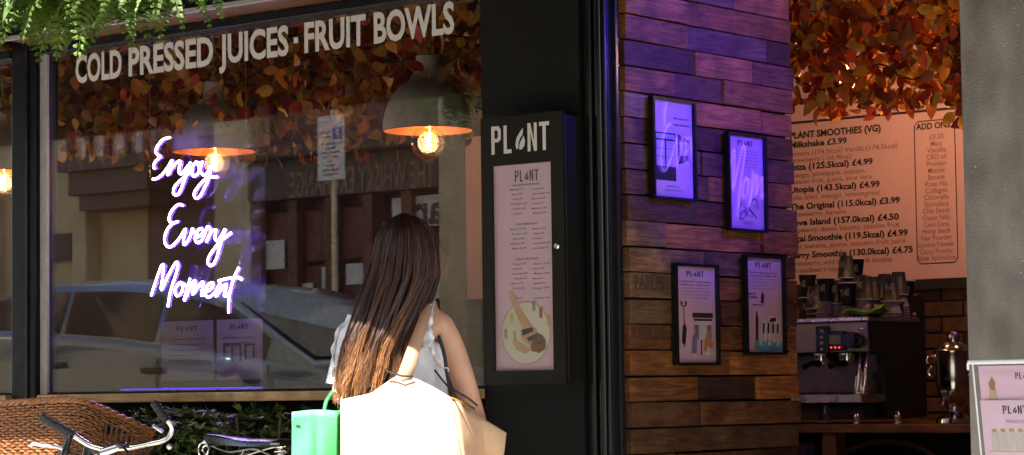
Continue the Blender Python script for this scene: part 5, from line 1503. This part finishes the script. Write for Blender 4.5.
# left frilled sleeve
ruffle([LW(-.165, .02, 1.335), LW(-.205, -.01, 1.30), LW(-.222, -.03, 1.22), LW(-.220, -.04, 1.14), LW(-.20, -.05, 1.085)], .014, -R * .8 - V * .5, .008)
lsv = MB().tube([LW(-.13, .04, 1.33), LW(-.175, .03, 1.23), LW(-.20, .02, 1.12)], [.062, .058, .060], 18, caps=False)
o = obj("sleeve", lsv, top_m, wm, smooth=True)
sk_ = MB()
lev = [(.99, .150, .115), (.90, .168, .135), (.78, .185, .155), (.62, .205, .175), (.48, .225, .19)]
for z_, a_, b__ in lev:
    for i in range(ringn):
        an = 2 * math.pi * i / ringn; wv = .008 * math.sin(an * 8) * (1 - z_)
        sk_.v.append(LW((a_ + wv) * math.cos(an), .02 + (b__ + wv) * math.sin(an), z_))
for j in range(len(lev) - 1):
    for i in range(ringn): sk_.f.append((j * ringn + i, j * ringn + (i + 1) % ringn, (j + 1) * ringn + (i + 1) % ringn, (j + 1) * ringn + i))
obj("skirt", sk_, mat("denim", (.10, .14, .22), .85, var=.15, scale=60), wm, smooth=True)
for s_ in (-1, 1): obj("shoe", MB().ell(LW(s_ * .098, .05, .03), (.055, .12, .035), 14, 8), mat("shoe_white", (.6, .6, .58), .6), wm, smooth=True)

# hair : long straight strands over an inner shell
def hair_mat():
    m, nt, b = nodes_of("brown_hair")
    b.inputs["Roughness"].default_value = .38; b.inputs["Specular IOR Level"].default_value = .45
    at = nt.nodes.new("ShaderNodeAttribute"); at.attribute_name = "tone"
    rp = nt.nodes.new("ShaderNodeValToRGB")
    rp.color_ramp.elements[0].color = (.016, .007, .005, 1); rp.color_ramp.elements[1].color = (.38, .17, .06, 1)
    rp.color_ramp.elements.new(.5).color = (.055, .021, .011, 1)
    nt.links.new(at.outputs["Fac"], rp.inputs[0]); nt.links.new(rp.outputs[0], b.inputs["Base Color"])
    return m
hm = hair_mat()
def lerp_tab(tab, z):
    for (z0, a0), (z1, a1) in zip(tab, tab[1:]):
        if z1 <= z <= z0:
            u = (z0 - z) / (z0 - z1); u = u * u * (3 - 2 * u) * .5 + u * .5
            return a0 + (a1 - a0) * u
    return tab[-1][1] if z < tab[-1][0] else tab[0][1]
PXM = F / 7.98
zz = lambda py: CAM_Z + (392.3 - py) / PXM
xx_ = lambda px: (px - 405) / PXM
LT = [(zz(212.5), xx_(401)), (zz(214), xx_(394)), (zz(218), xx_(387)), (zz(226), xx_(380.5)), (zz(238), xx_(376)), (zz(252), xx_(373)), (zz(275), xx_(368)), (zz(310), xx_(357)), (zz(350), xx_(344)), (zz(390), xx_(335))]
RT = [(zz(212.5), xx_(411)), (zz(214), xx_(418)), (zz(218), xx_(426)), (zz(226), xx_(433)), (zz(238), xx_(438)), (zz(250), xx_(440)), (zz(275), xx_(441)), (zz(300), xx_(434)), (zz(325), xx_(424)), (zz(360), xx_(412)), (zz(390), xx_(404))]
BK = [(zz(213), .02), (zz(220), -.035), (zz(235), -.065), (zz(260), -.085), (zz(300), -.10), (zz(340), -.135), (zz(392), -.155)]    # back surface (towards us)
HC = .055
def hair_pt(s, z, d, front=False):
    """s -1..1 across, d 0 outer .. 1 inner"""
    l, r_ = lerp_tab(LT, z), lerp_tab(RT, z); c_ = (l + r_) / 2; hw = (r_ - l) / 2 * (1 - .25 * d)
    a_ = s * math.pi / 2
    bk = lerp_tab(BK, z); yc = HC - .02 if z > 1.45 else HC - .02 - (1.45 - z) * .30
    depth = (yc - bk) * (1 - .35 * d)
    return (c_ + hw * math.sin(a_), yc - depth * math.cos(a_) ** .8, z)
rg = random.Random(77)
hv = []; hf = []; tone = []
def strand(pts, r0, tn):
    n0 = len(hv); m_ = len(pts)
    for i, p in enumerate(pts):
        u = i / (m_ - 1); r_ = r0 * (1 - .75 * u ** 3)
        for k_ in range(3):
            an = k_ * 2.094 + tn * 9
            hv.append(p + R * (r_ * math.cos(an)) + V * (r_ * math.sin(an)) + Vec((0, 0, 0)))
            tone.append(min(1, max(0, tn + .34 * (u - .45) + .95 * max(0, u - .64) + .04 * math.sin(u * 9 + tn * 30))))  # random strand tone, ends lightened to paint the sun on them
    for i in range(m_ - 1):
        for k_ in range(3): hf.append((n0 + i * 3 + k_, n0 + i * 3 + (k_ + 1) % 3, n0 + i * 3 + 3 + (k_ + 1) % 3, n0 + i * 3 + 3 + k_))
ztop_h = zz(212.5)
NS = 3600
for k_ in range(NS):
    s_ = rg.uniform(-1, 1); d_ = rg.random() ** 1.6
    clump = math.floor(s_ * 17 + 100); rc = random.Random(clump)
    tn = .30 + rc.uniform(-.17, .17) + rg.uniform(-.12, .12)
    zend = zz(rg.choice([392, 388, 394, 380, 370, 396, 385]) + rg.uniform(-16, 4) + 9 * rc.uniform(-1, 1))
    wav = rc.uniform(0, 6.28); wa = rc.uniform(.004, .020); jit = rg.uniform(-.012, .012)
    pts = []; NP = 15
    for i in range(NP):
        u = i / (NP - 1)
        z_ = ztop_h - (ztop_h - zend) * (u ** 1.12)
        # strands leave the parting and reach their place by the temple
        sp_ = s_ * min(1.0, .45 + 4.5 * u)
        x_, y_, z2 = hair_pt(max(-1, min(1, sp_ + jit * u)), z_, d_)
        x_ += wa * math.sin(wav + u * 7) * u + .020 * rg.gauss(0, 1) * max(0, u - .70)
        y_ += wa * .8 * math.cos(wav + u * 6) * u - .006 * rg.random() * (u > .9)
        pts.append(LW(x_, y_, z2))
    strand(pts, rg.uniform(.0010, .0019), tn)
# front hair framing the face, to the shoulders
for k_ in range(700):
    s_ = rg.choice([-1, 1]); tn = .3 + rg.uniform(-.15, .15); fr_ = rg.random()
    pts = []
    for i in range(10):
        u = i / 9; z_ = ztop_h - .02 - u * rg.uniform(.30, .31)
        rad = .085 * math.sin(min(1.57, .5 + 3 * u))
        pts.append(LW(s_ * (rad + .004 * math.sin(u * 6 + k_)), .05 + .085 * fr_ * math.sin(min(1.57, .4 + 2.5 * u)), z_))
    strand(pts, .0014, tn)
# stray hairs on the right
for k_ in range(16):
    pts = [LW(*p) for p in [(xx_(436) , -.02, zz(232 + k_)), (xx_(446 + rg.uniform(-3, 6)), -.03, zz(240 + k_)), (xx_(450 + rg.uniform(-4, 5)), -.03, zz(252 + k_ * 1.2)), (xx_(442 + rg.uniform(-3, 6)), -.02, zz(268 + k_))]]
    strand(smooth_path(pts, 4), .0006, .45)
for k_ in range(40):
    s_ = rg.uniform(-1, 1); z0_ = zz(rg.uniform(215, 360)); x_, y_, _ = hair_pt(s_, z0_, 0)
    pts = [LW(x_ + .008 * j * rg.uniform(.2, 1) * (1 if s_ > 0 else -1), y_ - .006 * j * rg.random(), z0_ - .02 * j) for j in range(5)]
    strand(smooth_path(pts, 2), .0005, .5)
ho = mesh_obj("hair", hv, hf, hm, wm, smooth=True)
atr = ho.data.attributes.new("tone", 'FLOAT', 'POINT'); atr.data.foreach_set("value", tone)
# inner shell so that no gaps open
ih = MB(); nr = 16; ns_ = 22
for j in range(nr):
    z_ = zz(215 + j * (378 - 215) / (nr - 1))
    for i in range(ns_ + 1):
        ih.v.append(LW(*hair_pt(-1 + 2 * i / ns_, z_, .75)))
for j in range(nr - 1):
    for i in range(ns_): q_ = j * (ns_ + 1) + i; ih.f.append((q_, q_ + 1, q_ + ns_ + 2, q_ + ns_ + 1))
obj("hair_base", ih, mat("hair_shadow", (.018, .008, .006), .6), ho, smooth=True)

# ---- kraft shoulder bag
kraft = mat("kraft_paper", (.62, .40, .24), .75, var=.05, scale=10, bump=.12, bscale=25)
def bag_mesh(name, front, thick, m, parent, seed, wr=.006, nsub=3):
    """front: outline points (x, z) in the woman's frame; thickness runs away from us"""
    vs = []; fs = []
    n = len(front)
    cxm = sum(p[0] for p in front) / n; czm = sum(p[1] for p in front) / n
    for (x_, z_) in front: vs.append(thick[0](x_, z_))
    for (x_, z_) in front: vs.append(thick[1](x_, z_))
    return vs, fs
kb = thing("shoulder_bag", "large kraft paper coloured shopper hanging from her right shoulder", "bag", LW(.05, -.2, .62))
# front face as a grid between left and right edges
def grid_bag(parent, name, P, nu, nv, m, thick=.003, sm=True):
    vs = []; fs = []
    for j in range(nv + 1):
        for i in range(nu + 1): vs.append(P(i / nu, j / nv))
    for j in range(nv):
        for i in range(nu): k_ = j * (nu + 1) + i; fs.append((k_, k_ + 1, k_ + nu + 2, k_ + nu + 1))
    o = mesh_obj(name, vs, fs, m, parent, smooth=sm)
    so = o.modifiers.new("solid", 'SOLIDIFY'); so.thickness = thick; so.offset = 0
    return o
topL = [(-.194, 1.080), (-.10, 1.098), (-.02, 1.152), (.04, 1.145), (.10, 1.115), (.16, 1.078)]
def tab(t_, u):
    u *= len(t_) - 1; i = min(int(u), len(t_) - 2); f_ = u - i
    return tuple(t_[i][k_] * (1 - f_) + t_[i + 1][k_] * f_ for k_ in range(len(t_[0])))
def kfront(u, v):
    xt, zt_ = tab(topL, u); xb_ = -.19 + .42 * u; zb_ = .60
    x_ = xt + (xb_ - xt) * v; z_ = zt_ + (zb_ - zt_) * v
    y_ = -.235 - .03 * math.sin(math.pi * u) * math.sin(math.pi * min(1, v * 1.2)) + .006 * math.sin(9 * u + 5 * v) * v + .004 * math.sin(17 * u * v)
    return LW(x_, y_ + .05 * (1 - v) ** 3, z_)
grid_bag(kb, "front_panel", kfront, 24, 20, kraft)
sideT0, sideT1 = (.16, 1.078), (.325, .965)
def kside(u, v):
    a_ = kfront(1, v)
    zb_ = .58; q_ = LW(.325 - .05 * v, -.235 + .29, .965 + (zb_ - .965) * v)
    p = a_.lerp(q_, u); fold = .006 * (1 - abs(2 * u - 1))
    return p - R * fold * .6 + V * fold
grid_bag(kb, "side_gusset", kside, 10, 16, kraft)
def kback(u, v):
    xt, zt_ = tab([(-.194, 1.098), (-.02, 1.14), (.16, 1.06), (.325, .965)], u)
    return LW(xt + (-.19 + .47 * u - xt) * v, -.10 + .06 * u, zt_ + (.60 - zt_) * v)
grid_bag(kb, "back_panel", kback, 12, 8, kraft)
def kleft(u, v): return kfront(0, v).lerp(kback(0, v), u)
grid_bag(kb, "left_gusset", kleft, 4, 8, kraft)
def kbot(u, v): return kfront(u, 1).lerp(kback(u, 1), v)
grid_bag(kb, "base", kbot, 8, 3, kraft)
# broad strap up over the shoulder
strap = smooth_path([LW(.0, -.19, 1.135), LW(.018, -.185, 1.18), LW(.038, -.16, 1.245), LW(.058, -.125, 1.305), LW(.072, -.08, 1.355), LW(.08, -.02, 1.392), LW(.085, .05, 1.39), LW(.10, .11, 1.33), LW(.13, .14, 1.22), LW(.16, .12, 1.08)], 5)
vs = []; fs = []
for i, p in enumerate(strap):
    w_ = .030 - .012 * min(1, i / 18)
    vs += [p - R * w_ - Vec((0, 0, w_ * .2)), p - V * .003, p + R * w_ + Vec((0, 0, w_ * .2))]
for i in range(len(strap) - 1):
    for k_ in (0, 1): fs.append((i * 3 + k_, i * 3 + k_ + 1, i * 3 + 4 + k_, i * 3 + 3 + k_))
o = mesh_obj("strap", vs, fs, mat("strap_tan", (.36, .21, .13), .7, var=.06), kb, smooth=True); o.modifiers.new("solid", 'SOLIDIFY').thickness = .004
obj("strap_seam", MB().tube([LW(-.05, -.205, 1.168), LW(0, -.212, 1.152), LW(.035, -.2, 1.15)], .003, 6), rubber, kb)
obj("thin_strap", MB().tube(smooth_path([LW(.10, -.10, 1.17), LW(.14, -.13, 1.12), LW(.17, -.16, 1.10), LW(.205, -.14, 1.08), LW(.235, -.12, 1.055)], 5), .0035, 6), rubber, kb, smooth=True)
obj("gilt_trim", MB().tube(smooth_path([LW(.155, -.19, 1.082), LW(.19, -.17, 1.065), LW(.225, -.13, 1.045)], 4), .004, 6), brass, kb, smooth=True)

# ---- green bag on the left arm
green = mat("green_paper", (.07, .50, .17), .55, var=.05, scale=9, bump=.12, bscale=18)
gb = thing("green_bag", "bright green paper carrier bag hanging from her left arm", "bag", LW(-.28, -.10, .6))
gx0_, gx1_ = xx_(292.5) * .985, xx_(337) * .985
gz1 = zz(410)
def gfront(u, v):
    x_ = gx0_ + (gx1_ - gx0_) * u; z_ = gz1 + .006 * math.sin(3 * u) - .42 * v
    return LW(x_ + .006 * (1 - v), -.13 + .035 * u - .014 * math.sin(math.pi * u) * min(1, v * 3) + .012 * math.exp(-((u - .52 - .1 * v) / .09) ** 2) * min(1, v * 4) + .004 * math.sin(8 * v + 4 * u), z_)
grid_bag(gb, "front_panel", gfront, 26, 18, green)
def gside(u, v):
    a_ = gfront(1, v); b__ = LW(xx_(346), -.02, gz1 - .42 * v + .004); p = a_.lerp(b__, u)
    return p - R * .014 * (1 - abs(2 * u - 1))
grid_bag(gb, "side_gusset", gside, 6, 10, green)
def gback(u, v): return LW(gx0_ + .02 + (xx_(346) - gx0_ - .02) * u, -.03 + .01 * u, gz1 - .42 * v)
grid_bag(gb, "back_panel", gback, 6, 8, green)
def gleft(u, v): return gfront(0, v).lerp(gback(0, v), u)
grid_bag(gb, "left_gusset", gleft, 4, 8, green)
grid_bag(gb, "base", lambda u, v: gfront(u, 1).lerp(gback(u, 1), v), 6, 3, green)
for px, py, y_ in ((326, 411, -.10), (341, 411, -.05)):
    hnd = smooth_path([LW(xx_(px), y_, gz1 - .01), LW(xx_(px + 3), y_ + .02, zz(398)), LW(xx_(338), -.02, zz(384)), LW(xx_(341), .02, zz(376)), LW(xx_(344), .05, zz(384)), LW(xx_(345), .03, zz(410))], 5)
    vs = []; fs = []
    for p in hnd: vs += [p - R * .006, p + R * .006]
    for i in range(len(hnd) - 1): fs.append((2 * i, 2 * i + 1, 2 * i + 3, 2 * i + 2))
    o = mesh_obj("handle", vs, fs, mat("green_ribbon", (.02, .22, .07), .6), gb, smooth=True); o.modifiers.new("solid", 'SOLIDIFY').thickness = .003
tm = MB(); c_ = gfront(.13, .11) - V * .004; tm.box(c_, (.014, .001, .005), Matrix.Rotation(math.atan2(R.y, R.x), 3, 'Z')); obj("tag_print", tm, ink, gb)

# ================================================================= BICYCLE WITH WICKER BASKET
LEAN = math.radians(14)
S0 = onY(105, 452, 6.12)
bk = thing("bicycle", "old bicycle with wicker basket leaning under the shop window", "bicycle", (S0.x, 6.10, ground(S0.x)))
gz = ground(S0.x)
def BK_(x, y, z):                      # x along the street (+X), y across, z up in the bicycle's own upright frame
    yy = y * math.cos(LEAN) + z * math.sin(LEAN) * .35; z2 = z * math.cos(LEAN * .6) - y * math.sin(LEAN) * .5
    return Vec((S0.x + x, 5.92 + yy, gz + z2 - .055 * x))
fr_m = mat("bike_paint", (.02, .03, .03), .3, var=.1)
f = MB()
head_t, head_b = BK_(.06, 0, .84), BK_(.02, 0, .62)
bb_, seat_t, rear = BK_(.52, 0, .29), BK_(.70, 0, .80), BK_(.95, 0, .34)
f.tube([head_t, head_b], .02, 10); f.tube([head_b, bb_], .018, 10); f.tube([head_t, BK_(.66, 0, .66)], .015, 10); f.tube([bb_, seat_t], .016, 10)
f.tube([bb_, rear], .011, 8); f.tube([BK_(.66, 0, .68), rear], .010, 8)
obj("frame", f, fr_m, bk, smooth=True)
obj("fork", MB().tube([head_b, BK_(-.02, .05, .55), BK_(-.10, .05, .34)], .011, 8).tube([head_b, BK_(-.02, -.05, .55), BK_(-.10, -.05, .34)], .011, 8), fr_m, bk, smooth=True)
for cx_ in (-.10, .95):
    mbw = MB(); n = 40
    mbw.tube([BK_(cx_ + .33 * math.cos(2 * math.pi * i / n), 0, .34 + .33 * math.sin(2 * math.pi * i / n)) for i in range(n + 1)], .018, 8, caps=False)
    wh = obj("wheel", mbw, rubber, bk, smooth=True)
    mbw = MB().tube([BK_(cx_ + .305 * math.cos(2 * math.pi * i / n), 0, .34 + .305 * math.sin(2 * math.pi * i / n)) for i in range(n + 1)], .011, 6, caps=False)
    obj("rim", mbw, chrome, wh, smooth=True)
    mbw = MB()
    for i in range(18):
        an = 2 * math.pi * i / 18; mbw.tube([BK_(cx_, .02 * (-1) ** i, .34), BK_(cx_ + .30 * math.cos(an), 0, .34 + .30 * math.sin(an))], .0012, 4)
    obj("spokes", mbw, chrome, wh)
obj("crank", MB().tube([BK_(.52, -.07, .29), BK_(.64, -.07, .18)], .008, 6).tube([BK_(.52, -.02, .29), BK_(.52, -.06, .29)], .05, 18), chrome, bk, smooth=True)
obj("pedal", MB().box(BK_(.64, -.11, .18), (.09, .07, .02)), rubber, bk)
# saddle, nose to the left
YS = 6.16
def SD(px, py, dy=0): return onY(px, py, YS + dy)
sdc = []
secs = [(206, 434, .014, 441), (216, 434, .02, 442), (232, 436, .035, 443), (250, 438, .060, 443.5), (268, 438.5, .085, 444), (282, 438, .090, 445), (288, 439, .075, 444)]
vs = []; fs = []
for px, pt, hw, pb_ in secs:
    c_ = SD(px, pt); zlow = SD(px, pb_ + 2).z
    vs += [Vec((c_.x, YS - hw, zlow)), Vec((c_.x, YS - hw * .95, c_.z - .006)), Vec((c_.x, YS - hw * .5, c_.z)), Vec((c_.x, YS, c_.z - .004)), Vec((c_.x, YS + hw * .5, c_.z)), Vec((c_.x, YS + hw * .95, c_.z - .006)), Vec((c_.x, YS + hw, zlow))]
for i in range(len(secs) - 1):
    for k_ in range(6): fs.append((i * 7 + k_, i * 7 + k_ + 1, i * 7 + 8 + k_, i * 7 + 7 + k_))
fs += [tuple(range(7)), tuple(reversed(range(len(vs) - 7, len(vs))))]
sdl = mesh_obj("saddle", vs, fs, mat("saddle_leather", (.016, .014, .016), .28, var=.2, rvar=.1), bk, smooth=True, subs=1)
c_ = SD(275, 444, -.09); obj("badge", MB().box(c_, (.045, .003, .008)), steel, sdl)
def coil(c, r_, h, turns): return [c + Vec((r_ * math.cos(t_ * .5), r_ * math.sin(t_ * .5), h * t_ / (turns * 12.56))) for t_ in range(int(turns * 12.56) + 1)]
obj("rear_spring", MB().tube(coil(SD(282, 462, -.05), .018, .055, 4), .0035, 6), chrome, sdl, smooth=True)
obj("rear_spring", MB().tube(coil(SD(280, 462, .05), .018, .055, 4), .0035, 6), chrome, sdl, smooth=True)
rl = MB()
for dy in (-.025, .025):
    rl.tube(smooth_path([SD(212, 446, dy), SD(230, 452, dy), SD(255, 449, dy * 1.4), SD(272, 456, dy * 1.8), SD(286, 452, dy * 1.8), SD(276, 447, dy * 1.8), SD(248, 455, dy)], 5), .004, 6)
obj("saddle_rails", rl, chrome, sdl, smooth=True)
cc = SD(207, 449, -.03); lpv = []
for i in range(26): an = i * .55; lpv.append(cc + Vec(((.010 + .0012 * i * .8) * math.cos(an), -.001 * i, (.010 + .0012 * i * .8) * math.sin(an))))
obj("nose_spring", MB().tube(lpv, .0035, 6), chrome, sdl, smooth=True)
obj("seat_post", MB().tube([seat_t, SD(248, 452)], .013, 10), chrome, bk, smooth=True)
# handlebar
pS = onY(108, 450, 5.98)
barA = smooth_path([pS, onY(95, 447, 5.96), onY(84, 442, 5.94), onY(72, 434, 5.91)], 5)
obj("handlebar", MB().tube(list(reversed(barA)) + smooth_path([pS, onY(128, 448, 6.0), onY(148, 444, 6.05), onY(162, 441, 6.08), onY(170, 436, 6.10), onY(172.5, 429, 6.10), onY(170, 423, 6.09), onY(166, 418, 6.08)], 5)[1:], .0112, 12), chrome, bk, smooth=True)
def grip(a_, b__, n=9, r_=.0175):
    pts = [a_.lerp(b__, i / (n * 4)) for i in range(n * 4 + 1)]
    rr_ = [r_ * (1 + .10 * math.sin(i * math.pi / 2)) * (.8 if i in (0, n * 4) else 1) for i in range(n * 4 + 1)]
    return MB().tube(pts, rr_, 14)
obj("grip", grip(onY(74, 435.5, 5.915), onY(40, 417, 5.82), 6), rubber, bk, smooth=True)
obj("grip", grip(onY(167.5, 421, 6.085), onY(153.5, 401.5, 6.05), 6, .0165), rubber, bk, smooth=True)
silver = mat("brake_alloy", (.72, .72, .74), .28, .9)
def lever(name, pts, r_): return obj(name, MB().tube(smooth_path(pts, 5), r_, 9), silver, bk, smooth=True)
lever("brake_lever", [onY(67, 452, 5.88), onY(60, 448, 5.87), onY(50, 446, 5.84), onY(40, 445, 5.82), onY(33, 444, 5.81), onY(31, 446.5, 5.81)], .0065)
obj("brake_clamp", MB().tube([onY(70, 436, 5.90), onY(67, 446, 5.88), onY(64, 456, 5.88)], [.013, .012, .014], 10), black_gloss, bk, smooth=True)
lever("brake_lever", [onY(163, 432, 6.07), onY(158, 429, 6.06), onY(153, 425.5, 6.04)], .007)
obj("bell", MB().ell(onY(170, 447, 6.06), (.013, .013, .011)), chrome, bk, smooth=True)
obj("stem_clamp", MB().tube([onY(102, 453, 5.97), onY(124, 446, 6.0)], .018, 12), chrome, bk, smooth=True)
obj("stem", MB().tube([pS, pS + Vec((.01, .02, -.07)), head_t], .013, 10), chrome, bk, smooth=True)
obj("shifter", MB().ell(onY(122, 445, 5.98), (.03, .016, .012)).tube([onY(122, 446, 5.97), onY(128, 452, 5.97)], .005, 6), black_gloss, bk, smooth=True)
cb = MB()
cb.tube(smooth_path([onY(66, 450, 5.88), onY(80, 456, 5.95), onY(98, 458, 6.0), onY(112, 456, 6.05)], 6), .0035, 6)
cb.tube(smooth_path([onY(160, 436, 6.08), onY(150, 450, 6.2), onY(135, 456, 6.15), onY(118, 458, 6.1)], 6), .0035, 6)
obj("cables", cb, rubber, bk, smooth=True)
# wicker basket
wick = mat("wicker", (.27, .105, .028), .5, var=.35, scale=40, rand=0, bump=.3, bscale=120)
wick_d = mat("wicker_dark", (.13, .046, .014), .6, var=.35, scale=40)
cN = onY(81, 402, 6.05)                # near right corner of the rim
bw_, bd_, bh_ = .56, .40, .34
Bx1, By0, Bz1 = cN.x, 6.05, cN.z
drop = .36                             # fall of the rim per metre towards the wall: the basket leans with the bicycle
def BP(u, h):
    """u along the rim (metres), starting at the near left corner; h 0 bottom..1 rim"""
    per = [bw_, bd_, bw_, bd_]; ta = .80 + .20 * h
    u = u % sum(per); i = 0
    while u > per[i]: u -= per[i]; i += 1
    cx_, cy_ = -bw_ / 2, bd_ / 2
    if i == 0: q_ = (-bw_ + u, 0)
    elif i == 1: q_ = (0, u)
    elif i == 2: q_ = (-u, bd_)
    else: q_ = (-bw_, bd_ - u)
    # rounded corners
    x_ = cx_ + (q_[0] - cx_) * ta; y_ = cy_ + (q_[1] - cy_) * ta
    dx, dy = (x_ - cx_) / (bw_ / 2 * ta), (y_ - cy_) / (bd_ / 2 * ta)
    k_ = 1 - .10 * (abs(dx) * abs(dy)) ** 5
    x_ = cx_ + (x_ - cx_) * k_; y_ = cy_ + (y_ - cy_) * k_
    z_ = -bh_ * (1 - h)
    return Vec((Bx1 + x_, By0 + y_ + .33 * (1 - h) * -.1, Bz1 + z_ - drop * y_ + .012 * math.sin(3.0 * (x_ + .3)) * h))
PER = 2 * (bw_ + bd_)
wv = MB(); NST = 72; NR = 34
hole = (bw_ + .12, bw_ + .28)
ctr = lambda h: Vec((Bx1 - bw_ / 2, By0 + bd_ / 2, 0))
for k_ in range(NR):
    h = (k_ + .5) / NR
    pts = []
    for i in range(NST * 2 + 1):
        u = PER * i / (NST * 2)
        p = BP(u, h); o_ = (p - ctr(h)); o_.z = 0; o_.normalize()
        off = (.0045 + random.uniform(-.0015, .0025)) * math.cos(math.pi * i / 2 * 1.0 + math.pi * k_)
        inhole = hole[0] < u % PER < hole[1] and 24 <= k_ <= 29
        if inhole:
            if len(pts) > 1: wv.tube(pts, .0038, 5)
            pts = []; continue
        pts.append(p + o_ * off + Vec((0, 0, random.uniform(-.0028, .0028))))
    if len(pts) > 1: wv.tube(pts, .0038, 5)
basket = obj("basket", wv, wick, bk, smooth=True, kind="stuff", label="large brown wicker basket on the bicycle front")
stk = MB()
for i in range(NST):
    u = PER * i / NST
    stk.tube([BP(u, h / 6) for h in range(7)], .0042, 5)
obj("stakes", stk, wick_d, basket, smooth=True, kind="stuff")
rm = MB(); n = 120
for ph in (0, 2.09, 4.19):
    pts = []
    for i in range(n + 1):
        u = PER * i / n; p = BP(u, 1.0); o_ = p - ctr(1); o_.z = 0; o_.normalize(); a_ = i * .9 + ph
        pts.append(p + o_ * .007 * math.cos(a_) + Vec((0, 0, .004 + .007 * math.sin(a_))))
    rm.tube(pts, .0065, 6, caps=False)
obj("rim_braid", rm, wick, basket, smooth=True)
bs = MB(); q_ = [BP(u, 0) for u in (0.001, bw_ - .001, bw_ + bd_ - .001, 2 * bw_ + bd_ - .001)]
bs.poly(q_, (0, 0, -.01)); obj("basket_floor", bs, wick_d, basket)
